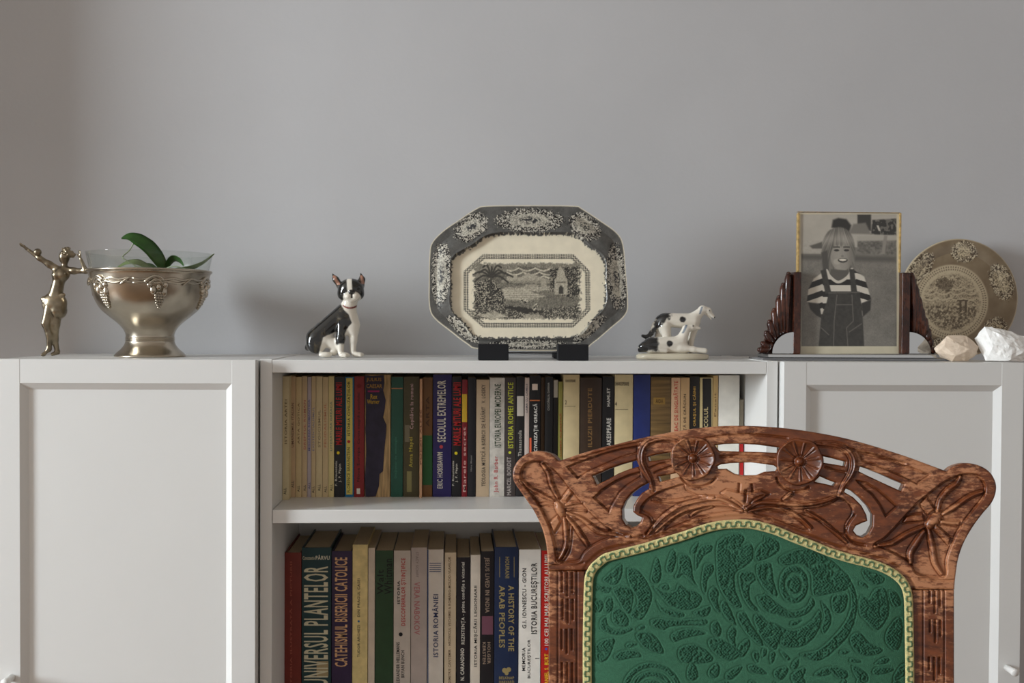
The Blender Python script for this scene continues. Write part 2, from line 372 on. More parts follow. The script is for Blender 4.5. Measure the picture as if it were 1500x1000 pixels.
# ================================================================== cabinets and bookcase
def frame_piece(name, door, outer, inner_in, yf, d, back):
    """stile or rail: outer = 4 front corners (x, z), inner_in = the 2 ends of its bevel foot; corner 1-2 is the inner edge"""
    (a, b, c, e) = outer; (m, n) = inner_in
    V = [(a[0], yf, a[1]), (b[0], yf, b[1]), (c[0], yf, c[1]), (e[0], yf, e[1]), (m[0], yf+d, m[1]), (n[0], yf+d, n[1]),
         (a[0], back, a[1]), (b[0], back, b[1]), (c[0], back, c[1]), (e[0], back, e[1])]
    Fc = [(0, 1, 2, 3), (1, 4, 5, 2), (0, 6, 7, 1), (2, 8, 9, 3), (0, 3, 9, 6), (6, 9, 8, 7), (1, 7, 4), (2, 5, 8), (4, 7, 8, 5)]
    return mesh_obj(name, V, Fc, WHITE, door, smooth_=False)
def cabinet(x0, x1, label, knob_px, knob_right):
    t = thing('cabinet', label, 'cabinet', ((x0+x1)/2, .14, 0))
    box('side_panel', (x0, 0, 0), (x0+.018, .28, TOP), WHITE, t); box('side_panel', (x1-.018, 0, 0), (x1, .28, TOP), WHITE, t)
    box('top_board', (x0+.0182, 0, TOP-.0195), (x1-.0182, .28, TOP), WHITE, t); box('bottom_board', (x0+.0182, 0, .06), (x1-.0182, .28, .08), WHITE, t)
    box('back_panel', (x0+.0182, .274, .08), (x1-.0182, .279, TOP-.02), WHITE, t, bev=0); box('plinth', (x0+.0182, .02, 0), (x1-.0182, .035, .06), WHITE, t)
    a, b = x0+.0005, x1-.0005; z0, z1 = .065, TOP+.0006; yf = -.02; st = .0346; rw = .0355; bw = .0102; d = .0085; bk = -.002; g = .0002
    door = box('door', (a+.02, yf+d, z0+.02), (b-.02, bk-.003, z1-.02), WHITE, t, bev=0)
    frame_piece('stile', door, ((a, z0), (a+st, z0), (a+st, z1), (a, z1)), ((a+st+bw, z0+rw+bw), (a+st+bw, z1-rw-bw)), yf, d, bk)
    frame_piece('stile', door, ((b, z1), (b-st, z1), (b-st, z0), (b, z0)), ((b-st-bw, z1-rw-bw), (b-st-bw, z0+rw+bw)), yf, d, bk)
    frame_piece('rail', door, ((a+st+g, z1), (a+st+g, z1-rw), (b-st-g, z1-rw), (b-st-g, z1)), ((a+st+bw, z1-rw-bw), (b-st-bw, z1-rw-bw)), yf+.0003, d-.0003, bk)
    frame_piece('rail', door, ((b-st-g, z0), (b-st-g, z0+rw), (a+st+g, z0+rw), (a+st+g, z0)), ((b-st-bw, z0+rw+bw), (a+st+bw, z0+rw+bw)), yf+.0003, d-.0003, bk)
    k = at_y(knob_px[0], knob_px[1], yf)
    pr = [(0, -.002), (.0052, -.002), (.0052, .014), (.0058, .018), (.0060, .0235), (.0054, .025), (0, .0252)]
    v, f = lathe((0, 0, 0), pr, 24); v = np.stack([k[0]+v[:, 0], yf-v[:, 2], k[2]+v[:, 1]], 1)
    mesh_obj('knob', v, f[:, ::-1], PLASTIC, door, label='white cylindrical knob')
    return t
cabinet(-.3845, -.003, 'white panelled cabinet carrying the silver bowl and the dancer statuette', (17, 992), False)
cabinet(.803, 1.1845, 'white panelled cabinet carrying the framed child photograph and the stones', (1475, 977.5), True)
bc = thing('bookcase', 'low white open bookcase filled with two rows of books', 'bookcase', (.4, .14, 0))
box('side_panel', (0, 0, 0), (.018, .28, TOP+.001), WHITE, bc); box('side_panel', (.782, 0, 0), (.8, .28, TOP+.001), WHITE, bc)
box('top_board', (.0182, 0, TOP-.0195), (.7818, .28, TOP), WHITE, bc)
for z in (SH1, SH2, .1): box('shelf', (.0186, .001, z-.0205), (.7814, .27, z), WHITE, bc)
box('back_panel', (.0182, .273, .08), (.7818, .278, TOP-.02), WHITE, bc, bev=0); box('plinth', (.0182, .02, 0), (.7818, .035, .079), WHITE, bc)

# ================================================================== books
YS = float(at_z(600, 727.6, SH1)[1])
CREAM = (214, 200, 172); INK = (24, 22, 22); REDI = (196, 38, 36); WH = (226, 220, 206)
# x0, x1, top (pixels), spine colour, label, options
UPPER = [
 (413.2, 423.6, 551, (206, 188, 148), 'thin cream paperback pushed forward against the bookcase side', dict(dy=-.024, t=[('ISTORIA ARTEI', 417, 585, 420.5, 650, 'u', (120, 100, 70)), ('ALL', 415.5, 714, 419.5, 724, 'u', (70, 62, 50))])),
 (424.6, 433, 551, (196, 166, 130), 'thin pinkish tan paperback, second in the cream series', dict(t=[('UMANISMUL ITALIAN', 427, 590, 430.5, 655, 'u', (120, 90, 70)), ('ALL', 427, 704, 430.5, 714, 'u', (70, 62, 50))])),
 (433.2, 442, 552, (208, 184, 140), 'thin cream paperback, third in the cream series', dict(t=[('ARTA GOTICA', 436, 590, 439, 650, 'u', (130, 104, 74)), ('ALL', 435.5, 711, 439, 720, 'u', (70, 62, 50))])),
 (442.2, 450, 551, (204, 178, 140), 'thin cream paperback with a faint red title', dict(t=[('DREPTUL ROMAN', 445, 586, 448, 658, 'u', (186, 110, 92)), ('ALL', 444.5, 710, 448, 719, 'u', (70, 62, 50))])),
 (450.2, 455.8, 552, (186, 172, 176), 'very thin lilac grey paperback in the cream series', dict(t=[('MISCAREA ROMANTICA', 451.5, 585, 454.2, 660, 'u', (96, 92, 150)), ('ALL', 451.5, 706, 454.5, 716, 'u', (80, 72, 110))])),
 (456, 462.6, 551, (206, 182, 142), 'thin cream paperback right of the lilac one', dict(t=[('EXISTENTIALISMUL', 457.5, 596, 460.5, 660, 'u', (130, 130, 150)), ('ALL', 457, 712, 460.5, 722, 'u', (70, 62, 50))])),
 (462.8, 472.2, 551, (212, 192, 150), 'cream paperback with a tall faint blank spine', dict(t=[('STOICISMUL', 466, 600, 469.5, 655, 'u', (150, 130, 100)), ('ALL', 465.5, 709, 469.5, 719, 'u', (70, 62, 50))])),
 (472.4, 480.8, 552, (208, 184, 142), 'cream paperback with a faint orange title', dict(t=[('FEUDALISMUL', 475, 590, 478, 655, 'u', (196, 130, 96)), ('ALL', 475, 712, 478.5, 721, 'u', (70, 62, 50))])),
 (481, 489.4, 551, (214, 196, 140), 'yellowish cream paperback beside the black red-lettered one', dict(t=[('LITERATURA GREACA', 483.5, 588, 486.5, 660, 'u', (120, 140, 120)), ('ALL', 483.5, 709, 487, 719, 'u', (70, 62, 50))])),
 (489.8, 504.8, 552, (22, 20, 22), 'black paperback with red capitals next to the cream series', dict(t=[('MARILE MITURI ALE LUMII', 492, 560, 501, 651, 'u', REDI), ('F. Braunstein', 489.8+1, 675, 493.8, 711, 'u', WH), ('J. F. Pépin', 496, 679, 500.5, 706, 'u', WH)], dot=[(495.5, 663, 2.3, (226, 196, 30))])),
 (505.2, 518.4, 552, (28, 122, 170), 'bright blue paperback with a yellow title panel', dict(band=[(553.5, 724, (214, 196, 96), 507.2, 516.4)], t=[('ISTORIA CIVILIZAȚIILOR', 509, 558, 514, 638, 'u', INK), ('FLORENCE BRAUNSTEIN', 508.5, 655, 513, 721, 'u', (90, 80, 40))], dot=[(511, 646.5, 2.3, (180, 44, 36))])),
 (518.8, 533.6, 551, (156, 26, 26), 'red paperback with black lettering between the blue and the torn book', dict(t=[('Cartea neagră a secolului', 523, 575, 528, 650, 'u', (30, 8, 8)), ('Noua Europa', 523, 655, 528, 705, 'u', (30, 8, 8)), ('1', 522.5, 715, 527.5, 723, 'h', WH)], dot=[(526, 565, 3.4, (120, 20, 20))])),
 (534.4, 572, 548.6, (204, 176, 132), 'thick dark navy book with a torn spine and gold lettering', dict(torn=True, bulge=.0015)),
 (572.8, 590.2, 552, (34, 96, 76), 'plain teal green paperback beside the torn navy book', dict(band=[(568, 569.5, (196, 130, 92), 573.2, 589.8)], t=[('Dicționar de mitologie', 578, 640, 582, 700, 'u', (70, 130, 108))])),
 (590.8, 614, 552, (74, 66, 36), 'dark olive paperback with yellow name and small portrait', dict(band=[(622, 647, (120, 112, 90), 593, 600), (690, 720, (140, 132, 84), 596, 603)], t=[('Copilăria la romani', 600, 562, 607, 628, 'u', (206, 170, 168)), ('Anna Mapei', 599, 640, 606, 684, 'u', (196, 180, 72))])),
 (614.4, 618.4, 555, (206, 160, 124), 'very thin salmon paperback beside the olive one', dict(dy=-.008, t=[('POEZII ALESE', 615.3, 600, 617.6, 680, 'u', (120, 70, 50))])),
 (618.8, 633.4, 553, (128, 84, 34), 'ochre brown book with a green lower spine block', dict(band=[(637.4, 710, (34, 84, 40), 619, 633.2)], t=[('ARTA', 624, 580, 629, 625, 'u', (70, 44, 20))])),
 (634, 661.4, 548.4, (46, 34, 110), 'thick indigo book with bold cream capitals', dict(bulge=.001, t=[('SECOLUL EXTREMELOR', 640.5, 557, 653, 647, 'u', WH), ('ERIC HOBSBAWM', 640.5, 662, 648.5, 715, 'u', WH)], dot=[(646.3, 654, 2.6, (196, 70, 80))])),
 (661.8, 676, 552, (22, 20, 24), 'black paperback with red capitals beside the thick indigo book', dict(t=[('MARILE MITURI ALE LUMII', 664, 560, 675, 652, 'u', REDI), ('F. Braunstein', 660.9+1.5, 675, 665, 711, 'u', WH), ('J. F. Pépin', 667, 679, 671, 706, 'u', WH)], dot=[(668, 663.5, 2.3, (226, 206, 30))])),
 (676.4, 684.6, 556, (150, 28, 40), 'thin crimson paperback with a yellow block on top', dict(band=[(577, 618, (214, 176, 50), 677, 684)], t=[('Marele secret', 678, 625, 682.5, 720, 'u', (224, 180, 170))])),
 (685, 696.8, 553, (30, 29, 33), 'narrow black paperback between crimson and tan ones', dict(t=[('Hans Meyer', 689, 666, 692, 690, 'u', (150, 146, 140))])),
 (697.4, 716.6, 556, (196, 172, 142), 'tan paperback with one long line of small black capitals', dict(t=[('TEOLOGIA MISTICĂ A BISERICII DE RĂSĂRIT   V. LOSSKY', 703.5, 563, 711, 712, 'u', (50, 42, 36))])),
 (717, 739, 553, (206, 200, 190), 'white marbled paperback with green title and red name', dict(crack=True, t=[('ISTORIA EUROPEI MODERNE', 724.5, 562, 734, 655, 'u', (40, 62, 34)), ('John R. Barber', 723.5, 668, 731, 721, 'u', (190, 30, 44))])),
 (739.4, 755.4, 553, (66, 58, 56), 'grey brown paperback with yellow green title', dict(t=[('ISTORIA ROMEI ANTICE', 744, 560, 752, 656, 'u', (196, 200, 60)), ('MARCEL BORDET', 742.5, 669, 748.5, 725, 'u', (180, 170, 164))], dot=[(746.8, 662.5, 2., (214, 220, 60))])),
 (755.8, 767.8, 552, (32, 30, 32), 'black paperback with a white label block on its spine', dict(band=[(580, 609, (214, 206, 196), 757.4, 767)], t=[('Thanassoula', 759, 630, 764, 668, 'u', (196, 190, 180))])),
 (768.2, 775, 553, (208, 190, 180), 'thin pale pink paperback beside the black one with red strip', dict(t=[('DAMA CU CAMELII', 770, 562, 773, 604, 'u', (96, 90, 96))])),
 (775.4, 791.4, 550, (24, 22, 24), 'black paperback with bold white title and a white square', dict(band=[(562, 571, (226, 206, 190), 779.5, 787.5), (585.5, 587, (196, 110, 60), 776, 791), (641, 700, (220, 96, 60), 775.6, 778.4)], t=[('CIVILIZAȚIE GREACĂ', 780.5, 591, 788.5, 661, 'u', (236, 232, 224))])),
 (791.8, 797.6, 553, (88, 66, 44), 'very thin brown paperback between two black ones', dict(dy=.006)),
 (798, 809.6, 552, (26, 25, 26), 'narrow black paperback with tiny pale capitals', dict(t=[('CIOCĂRLIA DARNA', 801, 560, 805, 601, 'u', (170, 166, 156))])),
 (810, 817.4, 556, (36, 32, 32), 'thin black booklet with a white top label', dict(dy=.004, band=[(556.5, 582, (206, 200, 190), 811, 817)])),
 (817.8, 824, 559, (160, 152, 72), 'thin olive yellow booklet beside the wide cream volume', dict(t=[('LUMEA ALBASTRĂ', 819.3, 605, 822.5, 668, 'u', (150, 60, 40))])),
 (824.8, 848.4, 548.8, (208, 188, 144), 'wide cream clothbound volume beside the dark brown leather one', dict(bulge=.0012, t=[('SHAKESPEARE', 828, 555.5, 843, 559.5, 'h', (60, 50, 40)), ('2', 827.5, 586, 830, 592, 'h', (60, 50, 40))], band=[(594.6, 595.2, (100, 86, 60), 827, 843)])),
 (849.4, 881, 553.5, (58, 42, 30), 'thick dark brown leather book with dull gold vertical title', dict(bulge=.002, t=[('ILUZII PIERDUTE', 861, 568, 867, 654, 'u', (132, 100, 58))])),
 (882, 898.8, 551.5, (28, 27, 29), 'black paperback with white name and title capitals', dict(t=[('HAMLET', 889, 568, 893.5, 595, 'u', (214, 208, 198)), ('SHAKESPEARE', 888.5, 612, 895, 662, 'u', (214, 208, 198))])),
 (900, 926.6, 548.6, (214, 196, 152), 'wide cream clothbound volume beside the plain blue book', dict(bulge=.0012, t=[('SHAKESPEARE', 900.8, 559, 921, 564.5, 'h', (50, 42, 36)), ('4', 900.8, 588.5, 903.5, 594.5, 'h', (50, 42, 36))], band=[(599.2, 599.8, (100, 86, 60), 901, 920)])),
 (927.4, 952, 548.8, (46, 60, 130), 'plain royal blue hardback', dict(hard=True, bulge=.001)),
 (952.8, 982, 552.5, (134, 104, 60), 'worn brown book with horizontal ribbing and faded gold label', dict(bulge=.002, ribs=True, band=[(582, 592, (150, 116, 54), 957, 974)], t=[('AIDA', 960, 584, 971, 590, 'h', (84, 58, 26))])),
 (982.6, 996, 553, (214, 176, 140), 'pinkish tan paperback with a red title', dict(t=[('UN VEAC DE SINGURĂTATE', 986, 558, 993, 648, 'u', (190, 60, 46))])),
 (996.4, 1009.6, 553, (196, 160, 116), 'tan paperback with a dark title beside the pinkish one', dict(t=[('VACANȚĂ DE CRĂCIUN', 1000, 577, 1006, 655, 'u', (70, 56, 44))])),
 (1010, 1023.8, 551.5, (34, 30, 28), 'black paperback with gold capitals', dict(t=[('ORAȘUL ȘI CÂINII', 1014.5, 566, 1020, 624, 'u', (200, 156, 70))])),
 (1024.6, 1043.4, 553, (206, 186, 136), 'cream paperback with a black block down the spine', dict(band=[(554, 640, (36, 33, 32), 1029, 1042)], t=[('COCOLUL', 1031, 596, 1037, 640, 'u', (206, 186, 136))])),
 (1043.8, 1051.2, 550, (196, 164, 110), 'narrow ochre tan paperback beside the thick white one', dict(t=[('Panait', 1046, 575, 1049, 610, 'u', (120, 92, 60))])),
 (1052, 1082.6, 549.5, (236, 232, 222), 'thick blank white paperback near the right end of the row', dict(bulge=.001)),
 (1083.2, 1089, 585, (150, 140, 122), 'thin grey booklet with red lower spine standing last in the row', dict(dy=.004, band=[(640, 723, (214, 36, 38), 1083.4, 1088.8)])),
]
LOWER = [
 (412.4, 441.4, 809, (140, 48, 34), 'worn red brown clothbound book at the end of the lower shelf', dict(hard=True, t=[('ISTORIA ILUSTRATĂ A PICTURII', 424, 822, 428, 1010, 'u', (164, 84, 66))])),
 (442, 485.2, 801.6, (22, 58, 62), 'thick dark teal book with huge cream capitals', dict(hard=True, bulge=.001, t=[('UNIVERSUL PLANTELOR', 445, 829, 481, 1003, 'u', (214, 206, 176)), ('Constantin', 443.6, 814, 461, 819.5, 'h', (214, 206, 176)), ('PÂRVU', 462.5, 812, 483, 819.5, 'h', (224, 218, 196))], band=[(968, 990, (170, 150, 110), 464, 481)])),
 (485.8, 515.6, 807, (50, 32, 68), 'dark purple book with tall narrow peach capitals', dict(hard=True, t=[('CATEHISMUL BISERICII CATOLICE', 490.5, 816, 509, 976, 'u', (222, 176, 130))])),
 (516.2, 538.6, 797.4, (226, 204, 142), 'pale yellow marbled book with a small dark title', dict(marble=True, t=[('DIN PRAGUL CASEI', 523.5, 847, 527.5, 903, 'u', (80, 70, 50)), ('TUDOR ARGHEZI', 523.5, 915, 527.5, 962, 'u', (80, 70, 50))], dot=[(525.5, 909.5, 1.6, (40, 100, 150))])),
 (539.2, 549, 802, (212, 196, 176), 'thin blank off-white paperback left of the green book', {}),
 (549.6, 576, 806, (40, 70, 42), 'dark green book with black lettering', dict(t=[('Walt', 552.5, 834, 562, 870, 'u', (16, 24, 18)), ('Whitman', 563, 818, 574.5, 870, 'u', (16, 24, 18))])),
 (576.6, 601.4, 806, (200, 188, 176), 'grey white book with a red title and black dot', dict(t=[('ISTORIA', 582, 850, 586, 884, 'u', INK), ('DESCOPERIRILOR ȘTIINȚIFICE', 587.5, 817, 595.5, 916, 'u', (178, 36, 38)), ('ALEXANDER HELLEMANS', 580.5, 940, 585.5, 1004, 'u', INK), ('BRYAN BUNCH', 587.5, 952, 592.5, 992, 'u', INK)], dot=[(587, 928.6, 2.9, (20, 18, 20))])),
 (602, 625.4, 801.6, (184, 170, 162), 'mauve grey book with a pale rose title', dict(t=[('VERA NABOKOV', 606.5, 852, 615, 929, 'd', (176, 110, 112)), ('STACY SCHIFF', 609, 808, 613, 845, 'd', (140, 126, 122))])),
 (626, 649.4, 804.5, (218, 208, 196), 'white book with bold navy title', dict(band=[(804.8, 1040, (50, 76, 120), 626.1, 627.6), (824, 825.2, (60, 70, 110), 629, 646), (827, 828.2, (60, 70, 110), 629, 646), (830, 831.2, (60, 70, 110), 629, 646), (833, 834.2, (60, 70, 110), 629, 646), (836, 837.2, (60, 70, 110), 629, 646)], t=[('ISTORIA ROMÂNIEI', 633, 870, 642, 962, 'u', (30, 46, 92))])),
 (651, 668, 809, (206, 186, 156), 'cream paperback with small brown capitals all along', dict(t=[('DIMITRIE CANTEMIR - HRONICUL VECHIMEI A ROMANO-MOLDO-VLAHILOR', 656.5, 815, 660.5, 1000, 'u', (110, 86, 62))])),
 (668.8, 688.4, 816, (26, 22, 28), 'black paperback with white bold lower-case title', dict(t=[('REZISTENȚA - prima condiție a victoriei', 675.5, 823, 682, 943, 'u', WH), ('N. CARANDINO', 674.5, 949, 680, 996, 'u', WH)])),
 (689, 703.4, 812.6, (214, 202, 186), 'narrow white paperback with a black title', dict(t=[('ISTORIA MIȘCĂRII LEGIONARE', 693, 857, 700, 976, 'u', INK)])),
 (704.2, 723.4, 807, (24, 20, 24), 'black paperback with a purple picture on its spine', dict(band=[(902, 929, (110, 66, 80), 706, 722)], t=[('JESUS LIVED IN INDIA', 709, 816, 717, 897, 'd', (150, 128, 110)), ('HOLGER', 714, 940, 718.5, 972, 'd', (150, 128, 110)), ('KERSTEN', 707, 940, 711.5, 972, 'd', (150, 128, 110))])),
 (724, 759, 801, (28, 46, 82), 'thick navy book with gold lettering', dict(hard=True, bulge=.0015, t=[('HOURANI', 740, 815, 746, 846, 'd', (150, 132, 84)), ('A HISTORY OF THE', 744.5, 857, 753, 953, 'd', (156, 138, 88)), ('ARAB PEOPLES', 731, 857, 739.5, 948, 'd', (156, 138, 88)), ('BELKNAP', 731, 990, 753, 994, 'h', (150, 132, 84)), ('HARVARD', 731, 996, 753, 1000, 'h', (150, 132, 84))], dot=[(739, 981, 3.6, (150, 132, 84)), (745, 980, 3.6, (150, 132, 84)), (742, 985, 3.0, (150, 132, 84))], band=[(815, 845, (150, 132, 84), 731.5, 732.3), (815, 845, (150, 132, 84), 752.7, 753.5)])),
 (759.8, 791.8, 804.6, (228, 222, 212), 'thick white book with black title and italic series name', dict(t=[('ISTORIA BUCUREȘTILOR', 777.5, 824, 789, 928, 'u', INK), ('G.I. IONNESCU - GION', 765, 832, 771, 920, 'u', INK), ('MEMORIA', 764.5, 948, 769.5, 982, 'u', INK), ('BUCUREȘTILOR', 772.5, 936, 778, 993, 'u', INK)], band=[(963.5, 964.6, (30, 28, 28), 784, 790)])),
 (792.6, 812, 806, (206, 34, 26), 'bright red book with white and yellow lettering', dict(t=[('100 CEI MAI MARI SCRIITORI AI LUMII', 797.5, 812, 803.5, 945, 'u', WH), ('DANIEL S. BURT', 797.5, 957, 803.5, 1006, 'u', (230, 190, 40))], dot=[(800, 950, 1.8, (60, 80, 170))])),
]
rnd = random.Random(4)
HIDN = ['sand coloured', 'dark maroon', 'slate blue', 'ivory', 'moss green', 'brick red', 'chalk white', 'charcoal', 'light brown', 'steel grey', 'ochre yellow', 'pale rose', 'deep violet']
HID = [(168, 150, 120), (70, 40, 36), (44, 58, 80), (196, 184, 160), (60, 70, 52), (120, 40, 34), (206, 200, 190), (40, 38, 42), (150, 120, 84), (100, 106, 116), (190, 150, 60), (206, 170, 166), (62, 44, 84)]
x = 813.0
while x < 1078:
    w = rnd.uniform(17, 32)
    LOWER.append((x, x+w, rnd.uniform(800, 814), HID[len(LOWER) % len(HID)], 'plain %s book on the lower shelf behind the carved chair back' % HIDN[len(LOWER) % len(HID)], dict(hid=True))); x += w+.6

# lettering is set once for all books, then laid on the spines
TXT = {}
tmp = []
for row in (UPPER, LOWER):
    for b in row:
        for t in b[5].get('t', []):
            if t[0] not in TXT:
                cu = bpy.data.curves.new('lettering', 'FONT'); cu.body = t[0]; cu.resolution_u = 2; cu.offset = .018 if t[0].isupper() else .008; cu.space_character = 1.1
                o = bpy.data.objects.new('lettering', cu); COL.objects.link(o); tmp.append((t[0], o, cu)); TXT[t[0]] = None
for s in ('JULIUS', 'CAESAR', 'Rex', 'Warner'):
    cu = bpy.data.curves.new('lettering', 'FONT'); cu.body = s; cu.resolution_u = 2; cu.offset = .012
    o = bpy.data.objects.new('lettering', cu); COL.objects.link(o); tmp.append((s, o, cu))
dg = bpy.context.evaluated_depsgraph_get(); dg.update()
for s, o, cu in tmp:
    me = bpy.data.meshes.new_from_object(o.evaluated_get(dg)); v = np.empty(len(me.vertices)*3); me.vertices.foreach_get('co', v); v = v.reshape(-1, 3)[:, :2]
    v = (v-v.min(0))/(np.ptp(v, axis=0)+1e-9); TXT[s] = (v, [tuple(p.vertices) for p in me.polygons])
    bpy.data.meshes.remove(me)
for s, o, cu in tmp: bpy.data.objects.remove(o); bpy.data.curves.remove(cu)
MC = {}
def ink(col, rough=.6):
    k = (tuple(col), rough)
    if k not in MC: MC[k] = mat('print_%d' % len(MC), col, rough)
    return MC[k]
def lay_text(parent, s, box_, col, spine_y, dirn):
    v, f = TXT[s]; x0, y0, x1, y1 = box_; u, w = v[:, 0], v[:, 1]
    if dirn == 'h': px, py = x0+u*(x1-x0), y1-w*(y1-y0)
    elif dirn == 'u': px, py = x1-w*(x1-x0), y1-u*(y1-y0)
    else: px, py = x0+w*(x1-x0), y0+u*(y1-y0)
    P = at_y(px, py, spine_y(None)); P[:, 1] = spine_y(np.linspace(P[:, 0].min(), P[:, 0].max(), 9)).min()-.0002
    return mesh_obj('lettering', P, f, ink(col), parent, smooth_=False)
def book(rowname, zs, b, depth):
    x0, x1, top, col, label, op = b
    if max(col)-min(col) > 50 and min(col) < 100: col = tuple(.84*q for q in col)
    ys = YS+op.get('dy', 0); zt = float(at_y((x0+x1)/2, top, ys)[2])
    X0 = float(at_y(x0, 650 if zs > .6 else 900, ys)[0])+.0002; X1 = float(at_y(x1, 650 if zs > .6 else 900, ys)[0])-.0002
    X0 = max(X0, .0184); X1 = min(X1, .7814)
    w = X1-X0; t = thing('book', label, 'book', ((X0+X1)/2, ys+depth/2, zs), rowname)
    hard = op.get('hard'); th = min(.0022 if hard else .0005, w*.2); bul = op.get('bulge', min(.0006, w*.05)); inset = .003 if hard else .0006
    def sy(X):
        if X is None: return ys
        q = (np.asarray(X)-X0)/w*2-1; return ys-bul*np.maximum(1-q*q, 0)
    y1 = min(ys+depth, .268)
    # cover: a folded sheet, extruded from the shelf up
    n = 8; xo = np.linspace(X0, X1, n+1); xi = np.linspace(X0+th, X1-th, n+1)
    outer = [(X0, y1)]+[(a, float(sy(a))) for a in xo]+[(X1, y1)]
    inner = [(X0+th, y1)]+[(a, float(sy(a))+th+.0002) for a in xi]+[(X1-th, y1)]
    m = len(outer); z0 = zs+.0001
    V = [(p[0], p[1], z) for z in (z0, zt) for p in outer+inner]; Fc = []
    for i in range(m-1):
        Fc += [(i, i+1, 2*m+i+1, 2*m+i), (m+i+1, m+i, 3*m+i, 3*m+i+1), (2*m+i, 2*m+i+1, 3*m+i+1, 3*m+i), (i+1, i, m+i, m+i+1)]
    Fc += [(0, 2*m, 3*m, m), (m-1, 2*m-1, 4*m-1, 3*m-1)]
    if op.get('torn'): cm = mat('exposed_binding', (176, 146, 104), .85, var=.45, scale=30, stretch=(20, 1, 1))
    elif op.get('ribs'): cm = mat('ribbed_spine', col, .55, var=.45, scale=14, stretch=(1, 1, 14))
    elif op.get('marble'): cm = mat('marbled_spine', col, .5, var=.16, scale=70)
    elif op.get('crack'): cm = mat('veined_spine', col, .5, var=.2, scale=120)
    else: cm = mat('spine_%s' % rowname.split()[0], col, .42 if sum(col) < 300 else .6, var=.1 if sum(col) < 300 else .07, scale=50)
    mesh_obj('cover', V, Fc, cm, t, smooth_=False)
    pz = zt-inset
    yq = [(a, float(sy(a))+th+.0005) for a in np.linspace(X0+th+.0001, X1-th-.0001, 6)]
    pb = yq+[(X1-th-.0001, y1-inset), (X0+th+.0001, y1-inset)]; k = len(pb)
    V = [(p[0], p[1], z) for z in (z0+inset, pz) for p in pb]
    mesh_obj('page_block', V, [tuple(range(k))[::-1], tuple(range(k, 2*k))]+[(i, (i+1) % k, k+(i+1) % k, k+i) for i in range(k)], PAGES, t, smooth_=False)
    for (p0, p1, c, q0, q1) in op.get('band', []):
        xs_ = np.linspace(q0, q1, 7); P = []
        for py in (p1, p0):
            a = at_y(xs_, np.full(7, py), ys); a[:, 1] = sy(a[:, 0])-.00012; P.append(a)
        P = np.concatenate(P); mesh_obj('spine_label', P, [(i, i+1, 8+i, 7+i) for i in range(6)], ink(c), t, smooth_=False)
    for (cx, cy, r, c) in op.get('dot', []):
        a = np.arange(20)/20*2*np.pi; P = at_y(cx+r*np.cos(a), cy+r*np.sin(a), ys); P[:, 1] = sy(P[:, 0])-.0003
        mesh_obj('spine_dot', P, [tuple(range(20))], ink(c), t, smooth_=False)
    for (s, a0, b0, a1, b1, d, c) in op.get('t', []): lay_text(t, s, (a0, b0, a1, b1), c, sy, d)
    if op.get('torn'):
        pl = Plane((0, ys-bul-.0012, 0), (1, 0, 0), (0, 0, 1), (0, -1, 0))
        ol = [(534.6, 549), (545, 550.5), (562, 549), (563, 560), (561.5, 572), (565, 586), (563.5, 600), (561, 611), (566, 622), (565, 640), (563, 660), (561, 690), (556, 694), (555, 712), (550, 727), (535, 727.6), (534.4, 700), (536.5, 660), (535, 630), (536, 600)]
        relief('torn_cover', np.arange(533, 569, .8), np.arange(547, 730, .8), ol, [], lambda x, y, s: -.0004*smooth(1.2, 0, s)+.0002*fbm(x*.3, y*.3), pl.pt, .0006, mat('worn_navy_cloth', (42, 36, 56), .6, var=.3, scale=60), t, label='torn dark navy spine covering')
        f2 = lambda X: ys if X is None else np.full(np.shape(X), ys-bul-.0017)
        for s, bx, c in (('JULIUS', (537, 553, 559, 559.5), (168, 124, 52)), ('CAESAR', (537, 562, 560, 568), (168, 124, 52)), ('Rex', (543, 577, 553, 584), (190, 150, 40)), ('Warner', (538, 584.5, 556, 591), (190, 150, 40))):
            lay_text(t, s, bx, c, f2, 'h')
        P = at_y(np.array([539, 556, 556, 539]), np.array([574, 574, 571.5, 571.5]), ys); P[:, 1] = ys-bul-.0016
        mesh_obj('spine_label', P, [(0, 1, 2, 3)], ink((150, 30, 90)), t, smooth_=False)
    return t
for b in UPPER: book('books on the upper shelf', SH1, b, .135 if b[1]-b[0] < 20 else .16)
for b in LOWER: book('books on the lower shelf', SH2, b, .17)

# ================================================================== the carved chair
CO = CAM+rays(1092., 760.)*1.02
toC = CAM-CO; toC[2] = 0; toC /= np.linalg.norm(toC)
CU_ = np.array([-toC[1], toC[0], 0.])
TI = math.radians(7)
CN = toC*math.cos(TI)+np.array([0, 0, 1.])*math.sin(TI); CV = np.cross(CN, CU_); CV = CV if CV[2] > 0 else -CV
CP = Plane(CO, CU_, CV, CN)
MM = 1.02/F                                            # metres per pixel on the chair back
chair = thing('carved_chair', 'carved walnut chair with green brocade back and gold braid', 'chair', (CO[0]+toC[0]*.2, CO[1]+toC[1]*.2, 0))
BRO = cat([(854, 1420), (854, 1200), (854, 1000), (854, 940), (855, 880), (856, 852), (858, 840), (864, 828), (872, 820), (884, 811), (900, 806), (920, 801), (940, 796), (960, 790), (980, 784), (1000, 778), (1020, 771), (1040, 765), (1060, 761.6), (1080, 760.4), (1100, 761), (1120, 765), (1140, 771), (1164, 781), (1190, 791), (1220, 803), (1250, 812), (1270, 817), (1290, 823), (1308, 831.5), (1321, 841), (1330, 852), (1335, 865), (1337, 880), (1338, 920), (1339, 1000), (1339.5, 1200), (1340, 1420)], 6)
